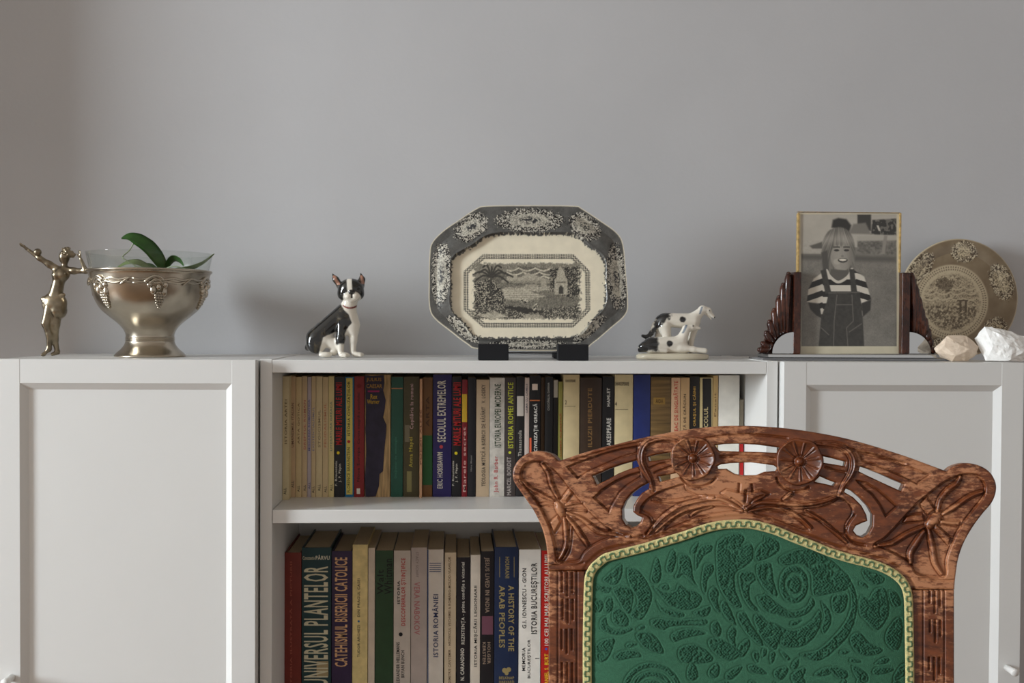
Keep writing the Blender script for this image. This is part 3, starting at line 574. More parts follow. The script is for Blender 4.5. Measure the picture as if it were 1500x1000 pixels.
def offs(path, d):
    T = np.gradient(path, axis=0); T /= np.linalg.norm(T, axis=1)[:, None]+1e-9
    return path+np.stack([-T[:, 1], T[:, 0]], 1)*d      # positive: into the upholstery
ear_l = [(817, 674), (809, 666), (798, 661.6), (788, 660), (776, 662.4), (764, 669), (755, 679), (750.5, 691), (752, 704), (760, 717), (772, 734), (782, 749), (790, 765), (795, 778), (799, 794), (801, 810), (801.5, 824), (802, 836)]
ear_r = [(1398.5, 863.6), (1399.5, 850), (1401, 838), (1403, 824), (1406, 812), (1411, 798), (1418, 784), (1428, 768), (1440, 752), (1452, 738), (1458, 726), (1460, 712), (1456, 699), (1448, 689), (1436, 682), (1422, 678.4), (1410, 678.4), (1396, 683), (1387, 690)]
rail_top = [(1387, 690), (1360, 680), (1330, 669), (1304, 660.5), (1280, 653), (1240, 642), (1200, 634), (1160, 628), (1120, 624.4), (1080, 623.2), (1050, 624.2), (1020, 627), (990, 631.6), (960, 637), (926, 644.5), (900, 651), (880, 655.5), (848, 665), (824, 673), (817, 674)]
low = offs(BRO, 3); low = low[(low[:, 1] < 836) | ((low[:, 0] > 1100) & (low[:, 1] < 863.6))]
OUT = np.concatenate([cat(ear_l, 5), low, [(1336, 863.6)], cat(ear_r, 5), cat(rail_top, 5)[1:-1]])
i = int(np.argmin(low[:, 0])); OUT = np.concatenate([cat(ear_l, 5), [(857, 836)], low, [(1336, 863.6)], cat(ear_r, 5), cat(rail_top, 5)[1:-1]])
HOLES = [
 [(868, 697), (878, 693), (892, 686.5), (910, 680), (932, 674), (936, 683), (920, 687.5), (905, 693.5), (892, 701), (874, 710), (871, 703)],
 [(949, 669), (960, 666), (984, 662), (984, 671), (966, 673.6), (951, 675.4)],
 [(964, 698), (980, 695), (992, 692.5), (995, 698), (980, 702), (967, 705.4)],
 [(951, 706.5), (938, 713), (926, 722), (916, 734), (911, 746), (911.5, 760), (917, 769), (924, 773), (932, 771), (938, 765), (940.5, 758), (933, 754.4), (927, 749.5), (928, 740), (933, 731), (940, 722), (950, 716)],
 [(1047, 652), (1060, 650), (1080, 649.4), (1110, 651), (1142, 655.4), (1140, 663), (1110, 661.6), (1080, 661), (1053, 660)],
 [(1050, 683), (1056, 680), (1070, 678.2), (1100, 677), (1120, 679.6), (1134, 681.6), (1139, 685.6), (1136, 690), (1120, 691), (1108, 696), (1088, 696.4), (1076, 694), (1064, 686.6), (1052, 687)],
 [(1203, 667.5), (1220, 671), (1238.5, 676), (1237, 682.4), (1220, 679.6), (1204, 677)],
 [(1201, 697.5), (1216, 704), (1224.5, 707), (1220.5, 711.6), (1208, 708.6), (1193, 705.6)],
 [(1260, 683), (1270, 686), (1290, 694), (1310, 703), (1324.5, 709), (1320, 719), (1300, 710), (1270, 696), (1258, 690)],
 [(1239, 715.5), (1248, 719), (1260, 729), (1272, 742), (1278.5, 754), (1278, 770), (1272, 782), (1264, 787), (1256, 784.5), (1250, 777), (1254, 770), (1264, 765.5), (1271, 763), (1269.5, 754), (1262, 740), (1250, 728), (1237, 720.5)],
]
SUNK = [  # polygon, depth mm
 (cat([(817, 822), (810, 796), (804, 774), (798, 760), (788, 740), (774, 722), (763, 706), (761, 694), (765, 683), (774, 676), (786, 674.4), (798, 677), (810, 685), (824, 700), (836, 716), (848, 730), (860, 744), (874, 758), (890, 771), (906, 780), (926, 785.5), (900, 788), (884, 792), (868, 800), (856, 810), (846, 823)], 4, True), 3.0),
 (cat([(1384, 846), (1388, 820), (1394, 802), (1404, 780), (1416, 762), (1430, 744), (1442, 728), (1445, 714), (1440, 702), (1430, 694), (1414, 693), (1396, 698), (1378, 708), (1360, 722), (1344, 735), (1328, 752), (1310, 772), (1294, 788), (1280, 797), (1300, 807), (1320, 817), (1334, 828), (1344, 842)], 4, True), 3.0),
 ([(829, 683), (844, 677), (880, 664), (910, 656), (935, 652), (934, 664), (910, 671), (880, 684), (860, 693), (846, 702)], 2.0),
 ([(1256, 660), (1290, 668), (1330, 682), (1366, 695), (1344, 710), (1320, 698), (1290, 685), (1262, 676)], 2.0),
 ([(868, 729), (880, 717), (900, 704), (920, 695), (938, 690), (940, 699), (920, 711), (908, 722), (898, 738), (892, 751), (880, 740)], 2.0),
 ([(1252, 702), (1270, 706), (1288, 717), (1316, 742), (1297, 758), (1288, 740), (1277, 725), (1262, 713)], 2.0),
 (cat([(937, 747), (946, 732), (966, 719), (986, 712), (1002, 708), (1006, 716), (1024, 724), (1044, 729), (1024, 733), (1000, 740), (980, 751), (964, 766), (955, 776), (956, 762), (948, 753)], 3, True), 1.8),
 (cat([(1134, 742), (1160, 745), (1190, 743), (1212, 738), (1230, 728), (1246, 738), (1250, 752), (1240, 768), (1238, 784), (1222, 778), (1200, 764), (1170, 752)], 3, True), 1.8),
 (cat([(976, 768), (996, 753), (1020, 745), (1046, 741), (1070, 743), (1084, 748), (1060, 752), (1030, 757), (1000, 768), (974, 778)], 3, True), 1.2),
 (cat([(1100, 750), (1130, 747), (1156, 752), (1176, 765), (1186, 778), (1160, 770), (1130, 760)], 3, True), 1.2),
]
RIDGE = [  # centre line, half width px, height mm
 ([(793, 679), (802, 692), (806, 708), (812, 720), (817, 730)], 2.8, 2.4), ([(763, 704), (776, 715), (794, 725), (810, 733)], 2.4, 2.0),
 ([(830, 751), (852, 760), (876, 778), (900, 783), (922, 786)], 3.0, 2.4), ([(830, 758), (842, 772), (853, 788), (860, 799)], 3.0, 2.4),
 ([(826, 760), (828, 776), (829, 796), (824, 810), (817, 821)], 3.4, 2.6), ([(836, 770), (834, 792), (831, 808), (824, 820)], 1.6, 1.2),
 ([(828, 740), (840, 737), (852, 736)], 2.2, 1.4), ([(830, 747), (845, 747), (858, 749)], 2.0, 1.2), ([(790, 739), (802, 738), (812, 740)], 1.8, 1.0),
 ([(1374, 748), (1378, 732), (1390, 717), (1402, 708), (1407, 698)], 3.6, 2.8), ([(1382, 753), (1400, 742), (1420, 728), (1440, 720)], 3.0, 2.4),
 ([(1354, 772), (1330, 782), (1306, 796), (1282, 800)], 3.0, 2.4), ([(1354, 778), (1342, 796), (1334, 810), (1334, 824)], 4.2, 3.0),
 ([(1361, 778), (1366, 800), (1370, 824), (1380, 841)], 3.8, 2.8),
 ([(956, 731), (980, 735), (1004, 732), (1024, 728), (1046, 728)], 2.0, 1.6),
 ([(950, 781), (962, 766), (980, 750), (1000, 739), (1024, 733), (1048, 730), (1064, 734), (1080, 743), (1090, 746)], 3.0, 2.4),
 ([(960, 779), (976, 765), (996, 751), (1020, 743), (1044, 739), (1070, 741), (1088, 747)], 1.8, 1.4), ([(1012, 755), (1022, 748), (1044, 742)], 1.8, 1.4),
 ([(1092, 747), (1110, 737), (1132, 736), (1160, 739), (1188, 738), (1208, 734), (1224, 728)], 3.0, 2.4), ([(1148, 731), (1154, 727), (1160, 721)], 2.4, 2.0),
 ([(1098, 748), (1130, 743), (1156, 748), (1174, 760), (1188, 773)], 2.2, 1.8), ([(1180, 748), (1200, 760), (1220, 776), (1240, 794)], 2.2, 1.8),
]
GROOVE = [  # centre line, half width px, depth mm
 ([(834, 676), (880, 661.5), (910, 653), (940, 647)], 1.3, 1.4), ([(1030, 642.5), (1060, 638), (1100, 636.5), (1130, 638.5), (1156, 641.5)], 1.3, 1.6),
 ([(1200, 648), (1240, 656), (1280, 666), (1330, 680)], 1.3, 1.4), ([(1052, 669), (1080, 668), (1110, 669), (1138, 672.5)], 1.5, 1.6),
 ([(936, 750), (948, 754), (954, 762), (953, 774), (944, 783)], 1.5, 2.0), ([(1253, 752), (1242, 768), (1240, 782), (1250, 794), (1270, 799)], 1.6, 2.2),
 ([(890, 776), (906, 783), (926, 787.5), (944, 784)], 1.5, 1.6), ([(996, 696), (1006, 708), (1024, 712.5), (1040, 708), (1050, 698)], 1.5, 2.0),
 ([(1137, 698), (1143, 710), (1160, 719), (1176, 718), (1187, 712)], 1.5, 2.0), ([(950, 686), (968, 679), (984, 676)], 1.2, 1.4), ([(957, 693), (974, 686), (988, 682)], 1.2, 1.4),
 ([(1207, 683), (1222, 688), (1240, 692)], 1.2, 1.4), ([(1083, 707), (1082, 722)], 1.5, 2.2), ([(1093, 716), (1091, 737)], 1.6, 2.4), ([(1101, 708), (1103, 721)], 1.5, 2.2),
 ([(1070, 729), (1080, 733), (1089, 741)], 1.2, 1.4), ([(1098, 738), (1106, 730), (1120, 725)], 1.2, 1.4), ([(802, 830), (826, 826), (846, 827), (856, 823)], 1.2, 1.0), ([(1344, 847), (1384, 850), (1399, 849)], 1.2, 1.0),
]
for lst in (RIDGE, GROOVE):
    for k in range(len(lst)): lst[k] = (cat(lst[k][0], 5), *lst[k][1:])
PETAL = [  # flat raised lozenges round the two hubs
 [(820, 732), (833, 715), (839, 721), (829, 735)], [(816, 755), (804, 765), (811, 781), (821, 764)],
 [(1360, 754), (1348, 738), (1358, 727), (1370, 746)], [(1355, 763), (1322, 766), (1328, 756), (1352, 752)], [(1376, 761), (1408, 764), (1406, 770), (1378, 768)], [(1372, 768), (1394, 788), (1390, 798), (1368, 774)],
 [(1056, 722), (1064, 717), (1076, 719), (1090, 723), (1104, 720), (1114, 718), (1127, 723), (1116, 730), (1104, 738), (1092, 747), (1080, 738), (1066, 729)],
]
STRAP = [cat([(994, 646), (976, 642), (960, 643), (947, 649), (940, 660), (939, 676), (945, 690), (952, 703), (956, 718)], 6), cat([(1196, 650), (1220, 651), (1238, 657), (1248, 669), (1249.5, 684), (1244, 698), (1236, 710), (1230, 723)], 6)]
def edge_round(s, r):
    s = np.minimum(s*MM*1000, r); return -(r-np.sqrt(np.maximum(r*r-(r-s)**2, 0)))
def crest_h(x, y, s):
    h = .25*(fbm(x*.06, y*.06, 3)-.5)
    h = h+edge_round(s, 2.2)
    for p, d in SUNK:
        sd = poly_sd(x, y, p, 8); h = h-1.35*d*smooth(.3, -1.6, sd)-1.3*np.exp(-((sd+1.4)/1.1)**2)
    for p, w, a in RIDGE:
        d, t = curve_dist(x, y, p, 3*w); tw = w*(.55+.45*np.sin(np.pi*np.clip(t*.86+.1, 0, 1)))
        q = np.clip(d/tw, 0, 1); h = h+1.3*a*np.sqrt(np.maximum(1-q*q, 0))-1.3*np.exp(-((d-tw-.9)/.9)**2)*(d < 3*w)
    for p, w, a in GROOVE:
        d, t = curve_dist(x, y, p, 4*w); h = h-1.5*a*np.exp(-(d/w)**2)*smooth(0, .06, t)*smooth(1, .94, t)*(d < 4*w)
    for p in PETAL:
        sd = poly_sd(x, y, p, 6); h = h+2.3*smooth(.4, -2.2, sd)-1.2*np.exp(-((sd-.9)/.9)**2)*(sd < 6)
    for p in STRAP:
        d, t = curve_dist(x, y, p, 14); tw = 4.6*(.35+.65*np.sin(np.pi*np.clip(t*.9+.06, 0, 1)))
        h = h+3.4*smooth(tw+.4, tw-2.2, d)-1.0*np.exp(-((d-tw-1.1)/1.)**2)*(d < 14)-1.2*np.exp(-(d/1.2)**2)
    for (cx, cy, a, b, r) in ((819, 745.5, 12.5, 6.2, math.radians(66)), (1368, 763, 16.5, 8, math.radians(-49))):
        u = (x-cx)*math.cos(r)+(y-cy)*math.sin(r); v = -(x-cx)*math.sin(r)+(y-cy)*math.cos(r)
        q = np.hypot(u/a, v/b); h = h+3.6*np.sqrt(np.clip(1-q*q, 0, 1))-.9*np.exp(-((q-1.12)/.09)**2)
    d, _ = curve_dist(x, y, BRO, 30); h = h-1.2*smooth(9, 3, d)
    return h*.001
crest = relief('crest_rail', np.arange(748, 1463, .9), np.arange(621, 867, .9), OUT, HOLES, crest_h, CP.pt, .022, CHAIRW, chair, label='carved openwork crest rail with two flowers and eared ends')
for (cx, cy, R_) in ((1015, 671, 33), (1171, 676, 35)):
    nr, na = 34, 144; rr = np.linspace(0, 1, nr); an = np.arange(na)/na*2*np.pi
    A, Q = np.meshgrid(an, rr, indexing='ij')
    scal = 1+.018*np.cos(7*A)+.012*np.cos(3*A+1)
    h = 1.2+5.4*Q**2.2*(1-smooth(.93, 1, Q))-2.0*smooth(.93, 1.0, Q)
    rib = np.abs(((A/(2*np.pi)*11+.3) % 1)-.5)*2
    h = h+(1.3*smooth(.26, 0, 1-rib)-.7*np.exp(-((1-rib-.34)/.1)**2))*smooth(.16, .3, Q)*smooth(.9, .72, Q)
    h = h+4.2*np.sqrt(np.clip(1-(Q/.17)**2, 0, 1))-1.0*np.exp(-((Q-.23)/.05)**2)+.6*np.sin(5*A)*smooth(.85, .95, Q)
    P = CP.pt((cx+R_*Q*scal*np.cos(A)).ravel(), (cy+R_*Q*scal*np.sin(A)).ravel(), (h*.001).ravel())
    n0 = len(P); last = np.arange(na)*nr+nr-1
    B = CP.pt((cx+R_*scal[:, -1]*.98*np.cos(an)), (cy+R_*scal[:, -1]*.98*np.sin(an)), np.full(na, -.018))
    f = grid_faces(na, nr, True)
    side = np.stack([last, np.roll(last, -1), n0+(np.arange(na)+1) % na, n0+np.arange(na)], 1)
    mesh_obj('carved_flower', np.concatenate([P, B]), np.concatenate([f[:, ::-1], side[:, ::-1]]), CHAIRW, crest, label='carved round flower with radiating ribs and a button centre')
def reeds(xa, xb, lines, groups, period, y0, xs_, lens):
    def hf(x, y, s):
        h = edge_round(s, 1.6)+.2*(fbm(x*.08, y*.03, 5)-.5)
        for lx in lines:
            h = h-1.8*np.exp(-((x-lx)/1.1)**2)
        yy = y-y0
        for k, (gx, L) in enumerate(zip(xs_, lens)):
            for g in range(14):
                st_ = y0+groups[g] if g < len(groups) else y0+groups[-1]+period*(g-len(groups)+1)
                q = np.exp(-((x-gx-.8*math.sin(g*2.1))/1.5)**2)*smooth(st_-.5, st_+1, y)*smooth(st_+L+1.5, st_+L-1, y)
                h = h-2.4*q+.7*np.exp(-((x-gx-2.6-.8*math.sin(g*2.1))/1.2)**2)*smooth(st_-.5, st_+1, y)*smooth(st_+L+1.5, st_+L-1, y)
        return h*.001
    return hf
ysp = np.concatenate([np.arange(830, 1012, .9), np.arange(1012, 1440, 6)])
relief('post', np.arange(800, 860, .9), ysp, [(803, 836.6), (857, 836.6), (857, 1425), (804, 1425)], [], reeds(803, 857, (817, 845), (1, 41, 85, 134), 46, 836, (823.5, 831, 838.5), (30, 36, 31)), CP.pt, .022, CHAIRW, chair, label='reeded upright post')
relief('post', np.arange(1333, 1401, .9), np.concatenate([np.arange(858, 1012, .9), np.arange(1012, 1440, 6)]), [(1336, 864.2), (1398, 864.2), (1398, 1425), (1336, 1425)], [], reeds(1336, 1398, (1352.5, 1383.5), (0, 43, 98), 48, 864, (1362, 1369.5, 1377), (19, 34, 25)), CP.pt, .022, CHAIRW, chair, label='reeded upright post')

# upholstery
MOT = [
 [(890, 842), (904, 830), (911, 826), (910, 844), (900, 856), (884, 850)], [(920, 832), (936, 836), (952, 860), (954, 880), (940, 906), (924, 900), (934, 884), (932, 870), (922, 854)],
 [(898, 864), (908, 858), (924, 862), (928, 876), (922, 898), (913, 890), (904, 874)], [(888, 878), (896, 874), (898, 888), (890, 898), (886, 890)], [(870, 880), (880, 878), (884, 886), (878, 896), (870, 892)],
 [(898, 894), (908, 890), (920, 904), (920, 915), (908, 916), (898, 908)], [(872, 856), (888, 858), (896, 860), (890, 868), (876, 864)], [(880, 908), (888, 902), (890, 914), (904, 922), (920, 918), (928, 920), (912, 928), (896, 928), (880, 920)],
 [(872, 948), (880, 938), (900, 934), (896, 952), (888, 966), (876, 968)], [(900, 960), (912, 952), (932, 952), (940, 960), (924, 962), (908, 966)], [(932, 928), (948, 924), (962, 932), (972, 955), (946, 948)],
 [(956, 836), (962, 816), (968, 830), (967, 848), (960, 854), (954, 848)], [(976, 832), (982, 810), (988, 806), (990, 820), (984, 838)],
 [(996, 812), (1010, 816), (1016, 848), (1022, 858), (1012, 850), (1000, 840), (994, 846), (989, 843), (994, 834), (994, 820)],
 [(1019, 832), (1020, 810), (1030, 798), (1042, 798), (1042, 806), (1030, 814), (1022, 830)], [(1028, 854), (1030, 834), (1034, 825), (1044, 826), (1044, 838), (1036, 848), (1033, 868)],
 [(958, 858), (972, 866), (990, 864), (994, 854), (1006, 862), (1020, 866), (1028, 876), (1020, 888), (1004, 892), (984, 887), (970, 874)], [(962, 878), (972, 890), (1000, 896), (1000, 903), (984, 901), (970, 894)], [(1016, 896), (1028, 890), (1040, 886), (1038, 898), (1028, 902)],
 [(954, 908), (966, 904), (982, 907), (1032, 905), (1032, 914), (1006, 914), (982, 916), (972, 921), (958, 916)], [(984, 928), (1000, 920), (1020, 920), (1034, 926), (1016, 930), (1000, 934), (988, 938)],
 [(996, 948), (1016, 942), (1034, 950), (1044, 966), (1010, 970), (996, 964)], [(1038, 936), (1052, 933), (1068, 941), (1084, 954), (1068, 966), (1044, 952)], [(1042, 914), (1050, 908), (1056, 920), (1053, 931), (1044, 926)],
 [(1066, 926), (1072, 916), (1078, 922), (1076, 936), (1078, 946), (1070, 940)], [(1038, 868), (1046, 858), (1052, 866), (1051, 880), (1055, 896), (1046, 888)], [(1056, 884), (1062, 878), (1070, 892), (1078, 914), (1066, 906), (1058, 894)],
 [(1052, 792), (1080, 781), (1090, 788), (1084, 800), (1100, 796), (1102, 818), (1088, 830), (1076, 840), (1077, 864), (1086, 886), (1078, 888), (1064, 876), (1052, 852), (1050, 826)],
 [(1082, 844), (1088, 836), (1102, 838), (1106, 848), (1098, 856), (1098, 876), (1112, 894), (1100, 890), (1088, 872)], [(1106, 810), (1114, 796), (1136, 790), (1140, 806), (1120, 818), (1108, 820)],
 [(1110, 826), (1128, 824), (1132, 848), (1138, 870), (1130, 870), (1116, 856), (1108, 838)], [(1108, 874), (1120, 872), (1138, 889), (1132, 898), (1116, 890)], [(1080, 900), (1090, 895), (1100, 912), (1116, 938), (1114, 944), (1092, 924)],
 [(1104, 904), (1114, 899), (1128, 916), (1138, 936), (1134, 950), (1116, 934)], [(1084, 942), (1096, 934), (1098, 944), (1088, 960), (1080, 956)],
 [(1143, 815), (1180, 803), (1220, 822), (1241, 848), (1239, 862), (1220, 867), (1191, 870), (1188, 840), (1171, 825), (1147, 827)],
 [(1218, 822), (1241, 842), (1252, 866), (1254, 890), (1244, 924), (1220, 952), (1196, 966), (1172, 958), (1180, 954), (1196, 951), (1216, 935), (1237, 910), (1246, 885), (1244, 864), (1234, 844)],
 [(1120, 868), (1140, 884), (1160, 894), (1180, 888), (1188, 874), (1192, 884), (1180, 898), (1156, 904), (1132, 896), (1120, 884)], [(1128, 908), (1160, 922), (1188, 908), (1200, 892), (1202, 908), (1194, 928), (1176, 944), (1150, 946), (1128, 932), (1118, 915)],
 [(1203, 880), (1214, 894), (1216, 910), (1207, 926), (1203, 918), (1207, 900)], [(1219, 873), (1232, 869), (1240, 871), (1238, 888), (1228, 897), (1219, 891)],
 [(1258, 896), (1260, 872), (1272, 876), (1280, 864), (1294, 860), (1300, 880), (1300, 900), (1284, 922), (1268, 908)], [(1244, 934), (1258, 925), (1272, 940), (1292, 950), (1280, 958), (1256, 956)], [(1264, 834), (1290, 842), (1295, 849), (1284, 856), (1268, 848)],
 [(1120, 786), (1134, 792), (1136, 806), (1122, 812)], [(1296, 930), (1306, 912), (1318, 904), (1321, 928), (1314, 952), (1300, 944)], [(1302, 864), (1313, 868), (1319, 884), (1310, 888), (1304, 878)],
]
rq = random.Random(11)
for gx in range(870, 1330, 30):
    for gy in (982, 1006, 1030):
        if (gx < 992 and gy < 1015): continue
        a = rq.uniform(0, 6.28); cx, cy = gx+rq.uniform(-6, 6), gy+rq.uniform(-4, 4); L_, w_ = rq.uniform(11, 16), rq.uniform(5, 8)
        MOT.append([(cx+L_*math.cos(t)*math.cos(a)-w_*math.sin(t)*(1+.4*math.cos(t))*math.sin(a), cy+L_*math.cos(t)*math.sin(a)+w_*math.sin(t)*(1+.4*math.cos(t))*math.cos(a)) for t in np.arange(7)/7*6.283])
MOT = [cat(p, 3, True) for p in MOT]
for k in range(520):                                   # small leaves filling the ground between the large ones
    cx, cy = rq.uniform(876, 1318), rq.uniform(784, 972); a = rq.uniform(0, 6.28); L_ = rq.uniform(6, 11); w_ = rq.uniform(2.6, 4.4)
    pts = np.array([(cx+L_*math.cos(t)*math.cos(a)-w_*math.sin(t)*(1+.5*math.cos(t))*math.sin(a), cy+L_*math.cos(t)*math.sin(a)+w_*math.sin(t)*(1+.5*math.cos(t))*math.cos(a)) for t in np.arange(8)/8*6.283])
    if poly_sd(np.array([cx]), np.array([cy]), np.concatenate([offs(BRO, 15)]))[0] > -8: continue
    if any(poly_sd(pts[:, 0], pts[:, 1], p, 8).min() < 2.4 for p in MOT) or np.hypot((cx-1162)/30, (cy-855)/36) < 1 or np.hypot(cx-955, cy-1012) < 58: continue
    MOT.append(cat(pts, 2, True))
def motif(x, y):
    m = np.full(x.shape, 9.)
    for p in MOT: m = np.minimum(m, poly_sd(x, y, p, 8))
    for (cx, cy, rx, ry, rings) in ((1162, 855, 19, 25, (1.,)), (955, 1012, 44, 44, (1., .72, .42))):
        q = np.hypot((x-cx)/rx, (y-cy)/ry)
        for r in rings: m = np.minimum(m, np.abs(q-r+.1)*rx-3.6)
        m = np.minimum(m, (q-.55)*rx if len(rings) == 1 else m)
    vein = np.abs(fbm(x*.11, y*.11, 71, 2)-.5)*30                    # the ground shows through along broken veins
    return np.maximum(m+1.6*(vnoise(x*.45, y*.45, 70)-.5), np.where(m < -2.2, .9-vein, m))
CUSH = np.concatenate([offs(BRO, 9)[8:-8]])
def cush_h(x, y, s):
    m = motif(x, y); rise = 7*(1-np.exp(-s/38.))
    bob = .75*np.sin(x*1.3+1.2*np.sin(y*.37))*np.sin(y*1.3+1.2*np.sin(x*.33))+.9*(vnoise(x*.5, y*.5, 77)-.5)
    return (rise-1.0+.35*smooth(.8, -1.4, m)-.85*np.exp(-((m-.6)/1.1)**2)+bob*smooth(0, -1.5, m)+.12*(fbm(x*.2, y*.2, 8)-.5))*.001
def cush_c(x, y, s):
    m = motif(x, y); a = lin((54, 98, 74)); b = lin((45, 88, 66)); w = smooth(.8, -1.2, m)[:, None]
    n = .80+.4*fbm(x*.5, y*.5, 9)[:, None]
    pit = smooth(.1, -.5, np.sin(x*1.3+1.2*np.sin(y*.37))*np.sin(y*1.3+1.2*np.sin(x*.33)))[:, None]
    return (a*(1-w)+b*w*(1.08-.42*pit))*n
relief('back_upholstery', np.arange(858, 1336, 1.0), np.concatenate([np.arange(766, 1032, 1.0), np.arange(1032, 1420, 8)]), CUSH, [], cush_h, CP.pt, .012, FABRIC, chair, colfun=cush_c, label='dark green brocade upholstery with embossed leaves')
# braid along the upholstery edge
bp = offs(BRO, 6.6); seg = np.r_[0, np.cumsum(np.linalg.norm(np.diff(bp, axis=0), axis=1))]
ss = np.arange(0, seg[-1], .9); bx = np.interp(ss, seg, bp[:, 0]); by = np.interp(ss, seg, bp[:, 1])
T = np.gradient(np.stack([bx, by], 1), axis=0); T /= np.linalg.norm(T, axis=1)[:, None]
ww = np.linspace(-1, 1, 17); S2, W2 = np.meshgrid(ss, ww, indexing='ij')
PX = bx[:, None]-T[:, 1:2]*W2*6.6; PY = by[:, None]+T[:, 0:1]*W2*6.6
wv = np.clip(1.5*np.sin(S2*2*np.pi/14.6), -1, 1)*.48
g = np.minimum(np.abs(W2-wv), np.abs((S2+3.65) % 7.3-3.65)*.28+np.maximum(np.abs(W2)-.5, 0)*3)
gl = smooth(.30, .16, g)
hh = 1.6+1.5*np.sqrt(np.maximum(1-W2**4, 0))+.8*gl+.45*np.sin(S2*2*np.pi/2.4)*np.sin(W2*9)
cc = lin((206, 192, 136))*(1-gl[..., None])+lin((92, 118, 84))*gl[..., None]; cc = cc*(.8+.4*vnoise(S2*.8, W2*6, 3))[..., None]
Pb = CP.pt(PX.ravel(), PY.ravel(), (hh*.001).ravel())
mesh_obj('braid_trim', Pb, grid_faces(len(ss), 17)[:, ::-1], BRAID, chair, cols=cc.reshape(-1, 3), label='cream and green gimp braid')
# the rest of the chair, below the picture
def cbox(name, px0, px1, z0, z1, d0, d1, m, bev=.003):
    """box standing square to the chair: px range at its back plane, d = distance in front of the back plane"""
    base = CP.pt(np.array([px0, px1]), np.array([1430., 1430.]))
    a, b = base[0].copy(), base[1].copy(); bm = bmesh.new(); bmesh.ops.create_cube(bm, size=1)
    for v in bm.verts:
        p = (a if v.co.x < 0 else b)+toC*(d0 if v.co.y > 0 else d1); v.co = Vector((p[0], p[1], z0 if v.co.z < 0 else z1))
    bmesh.ops.recalc_face_normals(bm, faces=bm.faces[:]); bmesh.ops.bevel(bm, geom=bm.edges[:], offset=bev, segments=2, affect='EDGES')
    return bm_obj(name, bm, m, chair)
zb = float(CP.pt(np.array([1092.]), np.array([1425.]))[0][2])
cbox('lower_rail', 858, 1335, zb-.004, zb+.05, -.022, -.001, CHAIRW)
cbox('seat_frame', 800, 1402, zb-.07, zb-.005, -.02, .43, CHAIRW); cbox('seat_cushion', 815, 1387, zb-.004, zb+.045, .03, .42, mat('green_seat_cloth', (52, 104, 76), .8, var=.15), .012)
for a, b in ((803, 857), (1345, 1399)):
    cbox('leg', a, b, 0, zb-.071, -.02, .016, CHAIRW); cbox('leg', a, b, 0, zb-.071, .39, .43, CHAIRW)

# ================================================================== things on top of the cabinets
def mixc(c, col, w): return c*(1-w[:, None])+np.asarray(col)*w[:, None]
def inpoly(x, y, p, soft=.8): return smooth(soft, -soft, poly_sd(x, y, p, 12))
def place_fig(V, y0):
    """figure points: x, y in pixels and depth in pixels toward the viewer, stood on the cabinet top"""
    s = (y0-CAM[1])/F; P = at_y(V[:, 0], V[:, 1], y0); P[:, 1] -= V[:, 2]*s; return P
def drop(P, z=TOP): return float(z+.0003-P[:, 2].min())

# ---- silver bowl
BY = .125; bs = (BY-CAM[1])/F; bc0 = at_y(220., 523., BY); BC = np.array([bc0[0], BY, TOP])
bowl = thing('silver_bowl', 'footed silver bowl with grape and vine garland in relief', 'bowl', BC)
pr = [(0, 6), (30, 6), (33, 2), (46, .3), (48.5, .3), (48.8, 2.2), (46, 5.5), (40, 11), (35.5, 17), (33.6, 22), (34.4, 23), (33.4, 24.2), (34.4, 25.4), (33.4, 26.6), (34.2, 27.8), (33.2, 29), (34, 34), (37, 40), (44, 48), (56, 58), (66, 67), (72.5, 77), (77, 88), (80, 100), (82, 112), (83.4, 119), (85.6, 121), (86.2, 122.6), (85.4, 124), (83, 124), (82, 121), (79.4, 112), (74, 90), (68, 76), (52, 60), (36, 46), (0, 42)]
pc = cat(pr, 4); v, f = lathe(BC, pc*bs, 96); mesh_obj('bowl_body', v, f, SILVER, bowl)
def brad(z): # outer radius at a height in px
    P = np.array(pr[7:27]); return np.interp(z, P[:, 1], P[:, 0])
def on_bowl(ang, z, out=0.):
    r = (brad(z)+out)*bs; ang = np.asarray(ang); return np.stack([BC[0]+r*np.sin(ang), BC[1]-r*np.cos(ang), BC[2]+np.asarray(z)*bs+0*ang], -1)
for zc, nm in ((109, 'vine_band'), (104.5, 'vine_band')):
    an = np.linspace(0, 2*np.pi, 121); zz = zc+1.1*np.sin(an*18+zc)
    v, f = tube(on_bowl(an, zz, .6), 1.7*bs, 8); mesh_obj(nm, v, f, SILVER, bowl)
